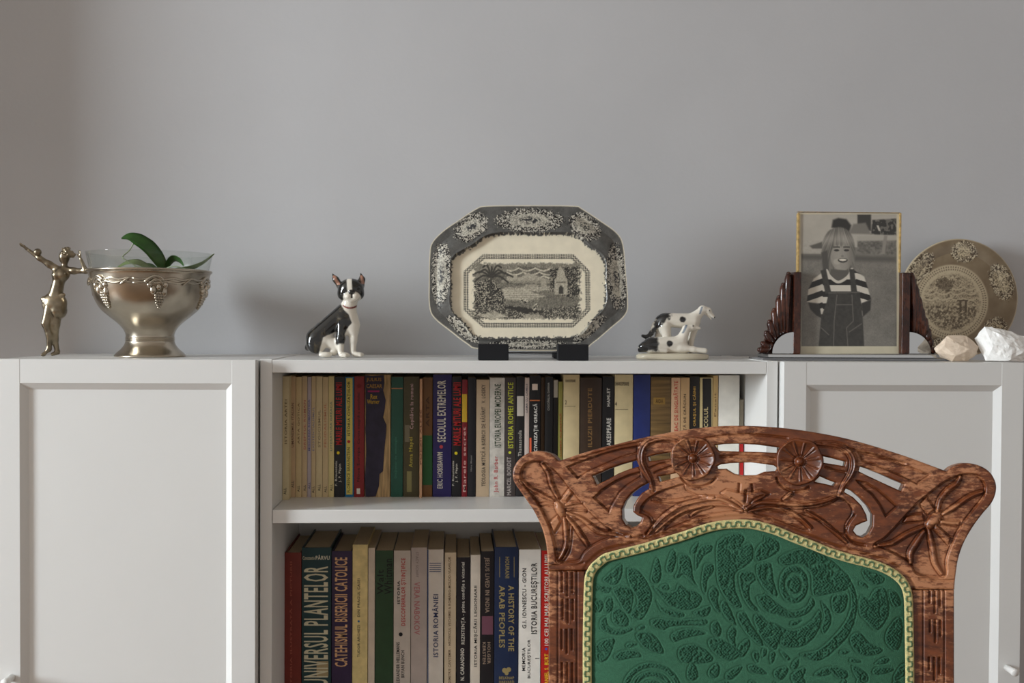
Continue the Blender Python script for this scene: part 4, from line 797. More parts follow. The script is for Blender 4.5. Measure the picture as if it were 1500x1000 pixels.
for k in range(6):
    a0 = math.radians(-37+60*k); L = []
    u = np.linspace(0, 1, 14)
    L.append(tube(on_bowl(a0+(-.20+.30*u), 104+10*np.sin(u*2.6)-2*u, 1.2), (2.9-1.1*u)*bs, 8))
    L.append(tube(on_bowl(a0+(-.12+.22*u), 103+8*np.sin(u*2.4)-9*u*u, 1.4), (2.3-1.*u)*bs, 8))
    for (da, z, sx, sz) in ((-.07, 94, 4.2, 6.5), (.12, 92, 4.0, 7.0), (.02, 98, 4.0, 5.0), (.13, 101, 3.8, 4.2), (-.13, 101, 3.6, 4.4)):
        p = on_bowl(np.array(a0+da), z, .6); L.append(ball(p, bs, 8, (sx, sx*.7, sz)))
    q = joined(L); mesh_obj('vine_leaf', q[0], q[1], SILVER, bowl)
    L = []
    for j, (wj, zj) in enumerate(((3, 90), (4, 86.5), (4, 83), (3, 79.5), (3, 76), (2, 72.8), (1, 69.8))):
        for i in range(wj): L.append(ball(on_bowl(np.array(a0+.045+((i-(wj-1)/2)*3.3)/brad(zj)), zj, 1.3), 2.3*bs, 8))
    q = joined(L); mesh_obj('grape_cluster', q[0], q[1], SILVER, bowl)
    a1 = a0+math.radians(30); p0 = on_bowl(np.array(a1), 106, 1.)
    v, f = ball((0, 0, 0), bs, 9, (9.5, 2.4, 3.8)); c_, s_ = math.cos(a1), math.sin(a1)
    v = np.stack([v[:, 0]*.86-v[:, 2]*-.5, v[:, 1], v[:, 0]*.5+v[:, 2]*.86], 1)
    v = np.stack([v[:, 0]*c_-v[:, 1]*s_, v[:, 0]*s_+v[:, 1]*c_, v[:, 2]], 1)+p0; mesh_obj('garland_leaf', v, f, SILVER, bowl)
# ---- glass liner and orchid
gl_pr = [(0, 46.2), (30, 46.4), (50, 62), (64, 77.5), (72, 91), (77, 104), (80.4, 113), (81.6, 124), (84, 136), (86.5, 147.5), (86.9, 148.3), (86, 148.3), (83.4, 136), (80.8, 124), (79.4, 113), (75.8, 104), (70.6, 91.5), (62, 78.5), (48, 63.5), (29, 48), (0, 47.8)]
v, f = lathe(BC, np.array(gl_pr)*bs, 80); tag(mesh_obj('glass_liner', v, f, GLASS, origin=BC+np.array([0, 0, .055])), 'clear glass liner standing above the silver bowl rim', 'glass bowl')
plant = thing('orchid_plant', 'small orchid with arching green leaves in the glass liner', 'plant', BC+np.array([0, 0, 50*bs]))
def leaf(name, pts, wid, m, y0=BY, tilt=.5, th=.9):
    """leaf blade: centre line (px, py, depth px), half widths, blade turned by tilt toward the viewer"""
    c = cat(pts, 6); n = len(c); w = np.interp(np.linspace(0, 1, n), np.linspace(0, 1, len(wid)), wid)
    T = np.gradient(c, axis=0); T /= np.linalg.norm(T, axis=1)[:, None]
    side = np.cross(T, (0, 0, 1)); side /= np.linalg.norm(side, axis=1)[:, None]+1e-9
    W = side*math.cos(tilt)+np.array([0, 0, 1])*math.sin(tilt); Nn = np.cross(T, W)
    V = []
    for k_, (a, b) in enumerate(((-1, .0), (-.55, -.8), (0, .35), (.55, -.8), (1, .0), (.55, 1.2-2.6), (0, -.9), (-.55, 1.2-2.6))):
        V.append(c+W*(a*w)[:, None]+Nn*(-b*th))
    V = np.stack(V, 1).reshape(-1, 3); f = []
    for i in range(n-1):
        for j in range(8): f.append((i*8+j, i*8+(j+1) % 8, (i+1)*8+(j+1) % 8, (i+1)*8+j))
    f += [tuple(range(8)), tuple((n-1)*8+j for j in range(8))[::-1]]
    return mesh_obj(name, place_fig(V, y0), f, m, plant)
leaf('leaf', [(236, 400, 2), (238, 388, 6), (232, 375, 10), (222, 362, 14), (208, 352, 18), (196, 348, 20), (185, 351, 22)], (3, 8, 10, 10.5, 9.5, 6, 1), LEAF, tilt=.35)
leaf('leaf', [(232, 401, 0), (220, 392, 8), (204, 384, 12), (188, 386, 14), (174, 395, 16)], (2, 6, 8, 6, .8), LEAF2, tilt=1.0)
leaf('leaf', [(238, 400, 0), (246, 388, 4), (256, 379, 8), (266, 382, 10), (272, 390, 12)], (2, 5, 6.5, 5, .8), LEAF, tilt=.8)
leaf('leaf', [(240, 402, 0), (262, 396, 10), (282, 393, 12), (298, 386, 10), (308, 378, 6), (315, 372, 4)], (2, 5, 5, 3.2, 1.8, .5), LEAF2, tilt=.9)
leaf('leaf', [(236, 402, 0), (226, 396, -12), (214, 388, -20), (206, 384, -26)], (2, 6, 6, .8), LEAF, tilt=.9)
for pts in ([(234, 402, 0), (214, 395, 20), (196, 384, 26), (188, 378, 26), (196, 368, 20), (201, 358, 17)], [(238, 402, 2), (252, 394, 26), (268, 392, 34), (284, 397, 30)], [(234, 403, 4), (224, 395, 30), (208, 392, 36)]):
    v, f = tube(place_fig(cat(pts, 5), BY), .9*bs, 7); mesh_obj('aerial_root', v, f, ROOT, plant)
v, f = tube(place_fig(cat([(236, 452, 0), (236, 430, 0), (236, 408, 1), (237, 396, 4)], 4), BY), np.linspace(6, 3, 13)*bs, 10); mesh_obj('stem', v, f, LEAF2, plant)

# ---- dancer statuette
DY = .12; ds = (DY-CAM[1])/F
body = [('e', (80.5, 440, 0), (9.5, 10, 8), 0), ('c', (82, 432, 0), (86.5, 414, 1), 7.6, 6.8), ('e', (89.5, 404, 1), (10.5, 9, 7.5), -.15), ('e', (85, 405, 7), (4, 4, 3.6), 0), ('e', (94, 405, 7), (4, 4, 3.6), 0), ('c', (93, 396, 0), (95.5, 386, 0), 3.4, 2.9),
 ('e', (94.5, 377.5, 0), (6.2, 8, 6.2), .12), ('c', (89.5, 378, 0), (88, 379.5, 0), 1.5, .9, 1.5), ('e', (91, 383.5, 0), (2.8, 2, 2.6), 0, 2.), ('c', (89.6, 381.7, -1.2), (89.6, 381.7, 1.2), .9, .9, 1.),
 ('c', (83, 395.5, 0), (73, 389, 2), 4.4, 3.8), ('c', (73, 389, 2), (60, 380, 5), 3.6, 2.9), ('c', (60, 380, 5), (45, 369, 6), 2.8, 1.9), ('e', (41.5, 366.5, 6), (3.4, 2.0, 1.4), .6, 1.5),
 ('c', (39, 365, 6), (32.5, 362, 6), .95, .7, .8), ('c', (39.3, 364.6, 7), (31.8, 360, 7), .95, .7, .8), ('c', (39.8, 364, 8), (32.5, 358.8, 8.2), .95, .7, .8), ('c', (40.3, 363.6, 9), (34, 358.6, 9.6), .9, .7, .8), ('c', (42.5, 367, 8), (40, 362, 9.5), .95, .75, .8),
 ('c', (98, 397, 0), (109, 398.5, 2), 4.2, 3.7), ('c', (109, 398.5, 2), (128, 399, 6), 3.5, 2.8), ('c', (128, 399, 6), (121.5, 382, 8), 2.7, 1.8), ('e', (120, 377.5, 8), (1.7, 3.2, 1.6), 0, 1.5),
 ('c', (119.4, 375, 7), (117.8, 370, 7), .9, .7, .8), ('c', (120, 375, 8), (119.2, 369, 8.2), .9, .7, .8), ('c', (120.6, 375, 9), (120.6, 369.4, 9.4), .9, .7, .8), ('c', (121.2, 375.4, 9.6), (121.8, 370.6, 10.4), .85, .7, .8), ('c', (119, 378.5, 9), (116.4, 374.6, 10), .95, .75, .8),
 ('c', (76, 447, 2), (70, 475, 6), 7.4, 5.0), ('c', (69.5, 475, 6), (74, 492, 3), 4.6, 4.2), ('c', (74, 492, 3), (72.5, 513, 2), 4.0, 2.5), ('c', (72.5, 513, 2), (66, 520.4, 5), 2.5, 1.8), ('c', (66.5, 520.5, 5), (64, 521.4, 7), 1.5, 1.1),
 ('c', (84.5, 447, -2), (81, 477, 0), 7.8, 5.0), ('c', (81, 477, 0), (79, 498, -3), 4.8, 4.0), ('c', (79, 498, -3), (82, 515, -4), 3.6, 2.7), ('c', (83, 518, -4), (77, 520.5, 1), 2.6, 1.9)]
def fat(L, k, sk_=0):
    return [(q[0], q[1], q[2], *[r*(k if r > 1.6 else 1.12) for r in q[3:5]], *q[5:]) if q[0] == 'c' else (q[0], q[1], tuple(r*k for r in q[2]), *q[3:]) for q in L]
body = fat(body, 1.26)
V, Fq = solid(body, (26, 350, -17), (138, 527, 20), .75, 3.6)
P = place_fig(V, DY); dz = drop(P); P[:, 2] += dz
dancer = thing('dancer_statuette', 'silvered bronze statuette of a draped woman dancer with a small ball', 'statuette', (float(at_y(74., 520., DY)[0]), DY, TOP))
up = np.array([0, 0, dz])
mesh_obj('figure', P, Fq[:, ::-1], BRASS, dancer)
sk = [('e', (80, 446, 0), (14, 13, 9.5), .1), ('e', (85.5, 456, 0), (9.5, 10, 9.5), -.3), ('c', (66, 440, 4), (94, 434, 4), 3.4, 2.6), ('c', (68, 444, 7), (92, 462, 5), 2.2, 1.6, 1.4), ('c', (70, 440, 7), (90, 446, 7), 2.0, 1.5, 1.4), ('c', (67, 448, 5), (70, 462, 6), 2.4, 1.4), ('c', (78, 446, 8), (84, 466, 7), 1.8, 1.3, 1.4)]
sk = fat(sk, 1.3)
V, Fq = solid(sk, (54, 416, -18), (110, 484, 22), .75, 2.0); mesh_obj('draped_skirt', place_fig(V, DY)+up, Fq[:, ::-1], BRASS, dancer)
rr = random.Random(3); hr = [('e', (98.5, 373.5, 0), (7.4, 7.4, 7.4), .1)]
for k in range(46):
    a, b = rr.uniform(0, 6.28), rr.uniform(-1.3, 1.3)
    p = (97.5+8.4*math.cos(a)*math.cos(b), 372.5+7.6*math.sin(b), 7.6*math.sin(a)*math.cos(b))
    if p[0] > 94 or p[1] < 370: hr.append(('e', p, (2.1, 1.9, 2.1), rr.uniform(0, 3), .8))
hr += [('e', (106, 375.5, 0), (4, 4, 4), 0, 1.2), ('e', (109, 374.5, 1), (2.6, 2.4, 2.6), 0, .8)]
V, Fq = solid(hr, (84, 360, -12), (117, 388, 12), .7, 1.2); mesh_obj('curly_hair', place_fig(V, DY)+up, Fq[:, ::-1], BRASS, dancer)
v, f = ball(place_fig(np.array([[58.5, 371.6, 8.]]), DY)[0]+up, 5.3*ds, 16); mesh_obj('ball', v, f, BRASS, dancer)

# ---- sitting terrier
TY = .12
tp = [('e', (462, 505, 0), (13, 13, 13), 0), ('e', (459, 497, 0), (11, 11, 12), 0), ('c', (466, 494, 0), (503, 460, 0), 15, 13), ('e', (511, 470, 2), (15, 19, 13), -.1), ('e', (514, 482, 4), (11, 12, 10), 0), ('c', (510, 456, 0), (514, 440, 3), 12, 11),
 ('e', (514.5, 425, 5), (19, 15.5, 15), 0), ('e', (503, 433, 6), (8, 8, 8), 0), ('e', (526, 433, 6), (8, 8, 8), 0), ('e', (506, 431, 10), (7, 7, 7), 0), ('e', (524, 431, 10), (7, 7, 7), 0), ('e', (512, 436, 16), (6.5, 5.6, 7), 0, 3), ('e', (522, 436, 16), (6.5, 5.6, 7), 0, 3), ('e', (517, 440, 14), (6.5, 4.6, 6), 0, 3), ('e', (517, 429.5, 21), (4, 2.8, 3), 0, 1.5), ('e', (507, 424, 16), (2.7, 2.5, 2.5), 0, 1), ('e', (526, 424, 16), (2.7, 2.5, 2.5), 0, 1),
 ('c', (498, 420, 0), (492, 411, 1), 5.2, 4.2), ('c', (492, 411, 1), (487, 402.6, 0), 4.0, .9), ('c', (529, 419, 0), (530.5, 411, 1), 5.0, 4.0), ('c', (530.5, 411, 1), (528.5, 402, 0), 3.8, .9),
 ('c', (503, 472, 7), (500, 498, 11), 9.5, 6.2), ('c', (500, 498, 11), (500.5, 517, 12), 5.8, 4.6), ('e', (506, 521, 15), (8, 4, 6), 0, 2.5), ('e', (511.5, 521.6, 16), (3, 2.8, 2.6), 0, 1), ('e', (508, 521.8, 19), (3, 2.8, 2.6), 0, 1),
 ('c', (520, 478, 4), (518, 500, 6), 8, 5.4), ('c', (518, 500, 6), (518, 516, 7), 5.2, 4.5), ('e', (525, 520.5, 9), (8.5, 4, 6), 0, 2.5), ('e', (531.5, 521, 9), (3, 2.6, 2.6), 0, 1), ('e', (529, 521.4, 13), (3, 2.6, 2.6), 0, 1),
 ('e', (465, 505, 8), (14, 14.5, 8), .2), ('e', (478, 520.5, 12), (10, 4.2, 5.6), 0, 2.5), ('e', (484.6, 521.4, 13), (3, 2.8, 2.6), 0, 1), ('e', (489, 517.5, 4), (6, 5, 5), 0), ('e', (451, 511, 0), (4.6, 4.6, 4.6), 0), ('c', (478, 500, 3), (492, 506, 3), 10, 9)]
V, Fq = solid(tp, (442, 396, -18), (540, 528, 28), 1.0, 4.5)
P = place_fig(V, TY); dz = drop(P); P[:, 2] += dz
def dog_col(V):
    x, y, d = V.T; n = fbm(x*.12+d*.05, y*.12, 21); n2 = fbm(x*.25, y*.06+d*.1, 22)
    c = np.tile(lin((26, 25, 24)), (len(x), 1)); c = mixc(c, lin((84, 72, 50)), .6*smooth(.5, .8, .5*n2+.5*fbm(x*.2, y*.2+d*.2, 25))); w = np.zeros(len(x)); wob = (n-.5)*5
    w = np.maximum(w, smooth(1.05, .9, np.hypot((x-517)/13, (y-437.5)/9)+wob*.01)*(d > 3))
    w = np.maximum(w, smooth(4.2, 3.0, np.abs(x-513.5-(y-418)*.1)+wob*.1)*(y > 410)*(y < 432)*(d > 3))
    w = np.maximum(w, inpoly(x+wob*.6, y+wob*.6, [(499, 445), (504, 440), (530, 440), (536, 466), (532, 530), (510, 530), (507, 490), (517, 474), (513, 463), (505, 455)])*(d > -6))
    w = np.maximum(w, smooth(504, 507, y+wob)*(x > 491)*(d > -8)); w = np.maximum(w, inpoly(x, y+wob, [(475, 497), (492, 487), (495, 530), (466, 530), (470, 516)])*(d > -12))
    c = mixc(c, lin((226, 218, 204)), w)
    c = mixc(c, lin((18, 16, 16)), np.maximum(smooth(5.2, 4.4, np.hypot(x-517, (y-430)*1.3))*(d > 15), smooth(1.9, 1.2, np.abs(x-517.3))*(y > 430)*(y < 439)*(d > 15)))
    for ex in (507, 526): c = mixc(c, lin((14, 12, 12)), smooth(3.2, 2.4, np.hypot(x-ex, y-424))*(d > 12))
    c = mixc(c, lin((156, 112, 92)), (smooth(3.2, 2.0, np.abs(x-492.5-(y-411)*.55))*(y < 419)*(y > 405)+smooth(2.6, 1.6, np.abs(x-531-(y-411)*.2))*(y < 418)*(y > 405))*(d > 2.2))
    c = mixc(c, lin((118, 44, 38)), smooth(1.7, 1.0, np.abs(y-(447+6*np.clip(1-((x-514)/13)**2, 0, 1))))*(x > 503)*(x < 524)*(d > 4))
    return c
o = mesh_obj('terrier_figurine', P, Fq[:, ::-1], PORC, origin=(float(P[:, 0].mean()), TY, TOP), cols=dog_col(V)); tag(o, 'glazed porcelain black and white bulldog figurine sitting upright', 'figurine')

# ---- two borzoi figurine
ZY = .085; zs_ = (ZY-CAM[1])/F; boz = thing('borzoi_figurine', 'porcelain figurine of two black and white borzoi dogs on oval base', 'figurine', (float(at_y(985., 526., ZY)[0]), ZY, TOP))
zc = at_y(985., 526., ZY); th = np.arange(72)/72*2*np.pi; prb = np.array([(0, 0.3), (.96, .3), (1, 2), (.995, 6), (.95, 8.6), (.85, 9.4), (.4, 9.8), (0, 9.9)])
Vb = np.stack([zc[0]+54.4*zs_*prb[None, :, 0]*np.cos(th)[:, None], ZY+26*zs_*prb[None, :, 0]*np.sin(th)[:, None], np.broadcast_to(TOP+prb[None, :, 1]*zs_, (72, 8))], -1).reshape(-1, 3)
mesh_obj('oval_base', Vb, grid_faces(72, 8, True), PORC, boz, cols=np.tile(lin((206, 196, 174)), (len(Vb), 1)))
st_ = [('e', (972, 474, -7), (12, 11.5, 8), .2), ('c', (976, 470.5, -7), (1016, 472.5, -7), 10.5, 11.5), ('e', (1014, 475, -7), (12, 11.5, 8), 0), ('c', (1018, 468, -7), (1030, 457, -7), 9, 6), ('c', (1031, 455, -7), (1039, 457, -7), 5.8, 5.0), ('c', (1038.5, 458, -7), (1047.4, 466.4, -7), 4.6, 2.1, 2), ('c', (1037, 462, -7), (1043.6, 469.5, -7), 2.2, 1., 1.5), ('c', (1029, 456, -2.4), (1025.5, 463, -1.6), 2.2, 1.4, 1),
 ('c', (1018, 482, -4), (1014, 500, -4), 6.2, 3.6), ('c', (1014, 500, -4), (1013, 517, -4), 3.4, 3.2), ('c', (1016, 482, -12), (1009, 500, -12), 6, 3.4), ('c', (1009, 500, -12), (1008, 517, -12), 3.2, 3.), ('c', (974, 480, -3), (978, 495, -3), 9.5, 6), ('c', (978, 495, -3), (966, 506, -4), 4.6, 3.2), ('c', (966, 506, -4), (970, 517, -4), 3., 3), ('c', (970, 482, -11), (966, 496, -12), 8, 5), ('c', (966, 496, -12), (958, 517, -12), 4, 3),
 ('c', (961, 478, -6), (955, 490, -4), 5, 3.2), ('c', (955, 490, -4), (949, 496, -2), 3.2, 3.4), ('c', (949, 496, -2), (941.5, 494, 0), 3.4, 2.4)]
ly_ = [('c', (952, 505, 9), (988, 503, 9), 10.5, 9.5), ('e', (947, 508, 10), (14, 8.5, 9), -.15), ('e', (994, 502, 9), (10, 10, 8), 0), ('c', (996, 499, 9), (1003, 484, 9), 8, 6), ('c', (1003.5, 482, 9), (1011, 481, 9), 5.4, 4.6), ('c', (1011, 481.2, 9), (1022.4, 482, 9), 4.0, 2.0, 2), ('c', (1002, 482, 13), (999, 489, 14), 2.1, 1.4, 1), ('c', (952, 511, 9), (1000, 511, 9), 8, 8), ('c', (994, 510, 13), (1012, 512.5, 14), 5.4, 4), ('c', (1012, 512.5, 14), (1029, 514.4, 14), 3.8, 4), ('c', (996, 511, 6), (1026, 514.5, 5), 4.6, 3.6), ('c', (950, 512, 16), (972, 514.5, 17), 5, 3.4), ('c', (941, 512, 8), (935.5, 514, 10), 4, 3)]
for nm, pr_, dd in (('standing_dog', st_, -7), ('lying_dog', ly_, 9)):
    V, Fq = solid(pr_, (930, 446, -24), (1052, 522, 26), .9, 3.0); P = place_fig(V, ZY); P[:, 2] += TOP+8.6*zs_-P[:, 2].min()
    x, y, d = V.T; n = fbm(x*.2, y*.2, 31)-.5; c = np.tile(lin((222, 214, 200)), (len(x), 1)); K = lin((30, 29, 30))
    if nm == 'standing_dog':
        c = mixc(c, K, inpoly(x+n*8, y+n*8, [(930, 500), (938, 488), (954, 486), (959, 472), (968, 459), (986, 459), (978, 468), (970, 474), (964, 486), (958, 497), (945, 502)], 2.)); c = mixc(c, K, smooth(5.5, 3.5, np.hypot(x-999.5, y-469.7)+n*3)*(d > -8)); c = mixc(c, lin((120, 126, 134)), smooth(1.8, .8, np.abs(x-1028+(y-454)*.4)+n)*(y < 462)*(y > 451)*(d > -6)); c = mixc(c, K, smooth(1.4, .7, np.hypot(x-1040, y-457))*(d > -6)); c = mixc(c, K, smooth(1.8, 1., np.hypot(x-1048.4, y-467)))
    else:
        c = mixc(c, K, inpoly(x+n*9, y+n*9, [(928, 518), (934, 505), (946, 494), (960, 494), (962, 506), (958, 514), (944, 517)], 2.)); c = mixc(c, K, smooth(5.2, 3.4, np.hypot(x-977, y-503.7)+n*3)*(d > 10)); c = mixc(c, lin((120, 126, 134)), smooth(2., .9, np.abs(x-1001+(y-481)*.5)+n)*(y < 489)*(y > 477)*(d > 10)); c = mixc(c, K, smooth(1.4, .7, np.hypot(x-1012.5, y-478.6))*(d > 9))
    mesh_obj(nm, P, Fq[:, ::-1], PORC, boz, cols=c)

# ---- octagonal dish on its stand
TA = math.radians(11)
DN = np.array([0, -math.cos(TA), math.sin(TA)]); DP = Plane((.4, .050, TOP+.02), (1, 0, 0), (0, math.sin(TA), math.cos(TA)), DN)
DOUT = cat([(714, 299.5), (778, 298.8), (841, 299.5), (853, 303.4), (880, 321), (904, 338.5), (914, 357), (918, 400), (921, 441), (917, 460), (895, 480), (870, 501), (850, 511), (776, 512.5), (702, 510), (685, 503), (660, 484), (636, 464.5), (628.5, 447), (628, 410), (629, 371), (633, 353), (650, 335.5), (672, 320.5), (697, 304)], 4, True)
WELL = cat([(722, 342), (780, 341.5), (839, 342), (864, 359), (886, 379), (887.5, 412), (887, 446), (866, 470), (844, 492), (772, 494), (701, 493), (680, 473), (661, 452), (660.5, 415), (662, 379), (690, 360)], 4, True)
BORD = [(709, 374), (839, 374), (861.5, 397), (862, 452), (839, 475), (709, 475), (683, 452), (683, 397)]
def dish_h(x, y, s):
    w = -poly_sd(x, y, WELL)                     # positive inside the well
    h = np.where(w < 0, -.010*smooth(30, 0, s), -.010-.026*smooth(0, 22, w))
    return h+.0008*smooth(2, 0, s)*-1+.0012*np.exp(-(w/2.5)**2)
def chain(x, y, p):
    d = np.abs(poly_sd(x, y, p, 8)); a = np.sin((x+y)*1.25)*np.sin((x-y)*1.25); return smooth(4.2, 3.2, d)*smooth(-.25, .3, a+(.5-np.abs(d-2)*.3))
def dish_c(x, y, s):
    cream = lin((232, 222, 198)); dk = lin((34, 34, 36)); w = -poly_sd(x, y, WELL); f1 = fbm(x*.42, y*.42, 41, 3); f2 = fbm(x*.9, y*.9, 42, 2); f3 = fbm(x*.11, y*.11, 43)
    c = np.tile(cream, (len(x), 1)); c = c*(.96+.08*f3[:, None])
    rim = smooth(2.2, 1.2, w+(f1-.5)*8)*smooth(.6, 1.8, s)
    g = lin((88, 87, 84))*(.45+.7*f3+.4*f2)[:, None]
    c = c*(1-rim[:, None])+g*rim[:, None]
    for (cx, cy, rx, ry, a) in ((776, 322, 52, 19, 0), (690, 332, 29, 19, -.62), (857, 331, 27, 19, .62), (646, 400, 15, 48, .05), (904, 405, 16, 50, -.06), (678, 481, 30, 9, .72), (864, 481, 32, 9, -.72), (774, 503, 62, 7, 0)):
        u = (x-cx)*math.cos(a)+(y-cy)*math.sin(a); v = -(x-cx)*math.sin(a)+(y-cy)*math.cos(a); q = np.hypot(u/rx, v/ry)+(f1-.5)*.42
        m = smooth(1.02, .93, q)*rim; c = mixc(c, lin((26, 26, 28)), m)
        fl = smooth(1.0, .9, q)*smooth(.50, .60, f2)*rim; c = mixc(c, lin((206, 200, 186)), fl*.95)
        inn = smooth(.58, .5, q)*rim; c = mixc(c, lin((196, 190, 174)), inn); c = mixc(c, lin((52, 52, 54)), inn*np.maximum(smooth(.40, .32, q)*smooth(.44, .52, f1), .55*smooth(.42, .36, np.abs(v/ry)-.05)*smooth(.45, .55, f2)))
    c = mixc(c, lin((44, 44, 46)), chain(x, y, BORD)*.95)
    q = np.maximum(np.abs(x-772)/80, np.abs(y-425)/42)+(f1-.5)*.16; sc_ = smooth(1.0, .95, q)
    tone = .30+.12*(f2-.5); tone = np.where(y < 405, .34+.1*f2, tone)
    px = lambda P, soft=1.: inpoly(x+(f1-.5)*5, y+(f1-.5)*5, P, soft)
    def put(m, v): nonlocal tone; tone = tone*(1-m)+v*m
    put(px([(700, 410), (722, 396), (745, 398), (762, 388), (790, 390), (815, 394), (815, 410), (760, 416)]), .2+.1*f2)
    for cy, amp in ((391, 4), (397, 4), (403, 3)): put(smooth(1.6, .7, np.abs(y-(cy+amp*np.abs(np.sin((x+cy*3)*.13)))))*(x > 742)*(x < 815), .82)
    put(px([(735, 410), (752, 401), (762, 405), (775, 398), (790, 404), (806, 408), (806, 413), (735, 413)]), .62); put(smooth(.5, .6, f2)*px([(735, 410), (806, 408), (806, 413), (735, 413)]), .3)
    put(px([(735, 421), (815, 416), (815, 424), (735, 427)]), .55+.25*f2); put(px([(738, 427), (775, 425), (800, 433), (772, 440), (738, 436)]), .80)
    put(smooth(.9, .3, np.abs((y-430)/3 % 1-.5)*2.2)*px([(740, 428), (798, 428), (790, 440), (742, 438)]), .5)
    put(px([(693, 414), (720, 406), (734, 420), (742, 440), (735, 452), (700, 456), (693, 440)], 2), .10+.5*smooth(.56, .68, f2)); 
    for k in range(9):
        a = -3.25+k*.43; L = 20+6*(k % 2); P = cat([(720, 405), (720+L*.6*math.cos(a), 405+L*.55*math.sin(a)-4), (720+L*math.cos(a)*1.25, 405+L*.8*math.sin(a)+4)], 5); d, _ = curve_dist(x, y, P, 6); put(smooth(1.9, .8, d), .12)
    d, _ = curve_dist(x, y, cat([(720, 405), (718, 420), (722, 436)], 4), 5); put(smooth(2, 1.1, d), .14)
    put(px([(806, 392), (850, 388), (850, 430), (838, 436), (806, 424)], 2), .10+.34*smooth(.55, .7, f2))
    put(inpoly(x, y, [(813, 430), (813, 408), (816, 404), (817, 396), (822, 388), (827, 396), (829, 404), (832, 408), (832, 430)], .7), .66); put(inpoly(x, y, [(819, 429), (819, 420), (822.5, 416), (826, 420), (826, 429)], .6), .12); put(inpoly(x, y, [(815, 411), (830, 411), (830, 413), (815, 413)], .5), .3)
    put(inpoly(x, y, [(793, 421), (793, 412), (797, 404), (801, 412), (801, 421)], .6), .6); put(inpoly(x, y, [(770, 422), (770, 415), (787, 415), (787, 422)], .6), .58)
    put(px([(693, 450), (735, 444), (790, 452), (850, 446), (850, 466), (693, 466)], 1.5), .14+.42*smooth(.54, .68, f2)); put(px([(730, 446), (770, 449), (800, 456), (770, 458)]), .10)
    for (ax, ay) in ((764, 438), (771, 440), (783, 450), (786, 446)): put(smooth(4, 2.6, np.hypot((x-ax)*1.3, y-ay)), .75*(f2 > .5)+.1)
    put(px([(700, 460), (726, 455), (745, 462), (720, 466)]), .7); put(px([(765, 460), (790, 459), (800, 465), (770, 466)]), .6)
    tone = np.clip((tone-.06)*(.42+.95*f2), .02, 1)
    ink_ = lin((30, 31, 33))[None]*(1-tone[:, None])+cream[None]*tone[:, None]*.95
    c = c*(1-sc_[:, None])+ink_*sc_[:, None]
    return c
dish = relief('octagonal_dish', np.arange(626, 924, .8), np.arange(296, 515, .8), DOUT, [], dish_h, DP.pt, .0065, EARTHEN, None, colfun=dish_c, origin=(.4, .07, TOP+.02))
tag(dish, 'octagonal cream serving dish with black transfer printed landscape', 'dish')
def at_px(px, py, y): return at_y(float(px), float(py), y)
stand = thing('plate_stand', 'black felt covered stand holding the octagonal dish', 'plate stand', (.4, .06, TOP))
for (a, b) in ((700.5, 745), (817, 862)):
    x0, x1 = at_px(a, 515, .012)[0], at_px(b, 515, .012)[0]
    box('front_lip', (x0, .010, TOP+.0003), (x1, .026, TOP+.0255), BLACKF, stand, bev=.0012)
    box('foot', (x0+.004, .0262, TOP+.0003), (x1-.004, .150, TOP+.010), BLACKF, stand)
    box('back_rest', (x0+.010, .128, TOP+.0102), (x1-.010, .142, TOP+.15), BLACKF, stand)
xa, xb = at_px(745, 515, .03)[0], at_px(817, 515, .03)[0]
box('cross_bar', (xa-.02, .0265, TOP+.0104), (xb+.02, .034, TOP+.0125), BLACKF, stand); box('cross_bar', (xa-.03, .1425, TOP+.05), (xb+.03, .152, TOP+.07), BLACKF, stand)

# ---- photo frame
FY = .085; FP = Plane((0, FY, 0), (1, 0, 0), (0, 0, 1), (0, -1, 0)); fs = (FY-CAM[1])/F
fc = at_px(1244, 518, FY); fr = thing('photo_frame', 'dark wood fan-winged frame holding a sepia photograph of a smiling child', 'photo frame', (fc[0], FY, TOP))
def fbx(name, p0, p1, y0, y1, m, bev=.0006, label=None):
    a = at_px(p0[0], p0[1], FY); b = at_px(p1[0], p1[1], FY); return box(name, (a[0], y0, b[2]), (b[0], y1, a[2]), m, fr, bev=bev, label=label)
zf = at_px(1244, 518.2, FY)[2]
xl, xr = at_px(1108, 520, FY)[0], at_px(1388, 520, FY)[0]
box('glass_base', (xl, FY-.035, TOP+.0003), (xr, FY+.045, TOP+.0042), SMOKE, fr, bev=.0012, label='grey glass slab'); box('glass_base', (xl+.012, FY-.025, TOP+.0043), (xr-.030, FY+.035, zf), MIRROR, fr, bev=.001, label='mirrored glass slab')
fbx('post', (1160, 398.5), (1169.5, 518), FY-.012, FY+.012, FRAMEW, .0015); fbx('post', (1318, 399.5), (1328, 518), FY-.012, FY+.012, FRAMEW, .0015)
fbx('backing', (1169.8, 311), (1317.8, 518), FY+.002, FY+.006, TAPE, .0004)
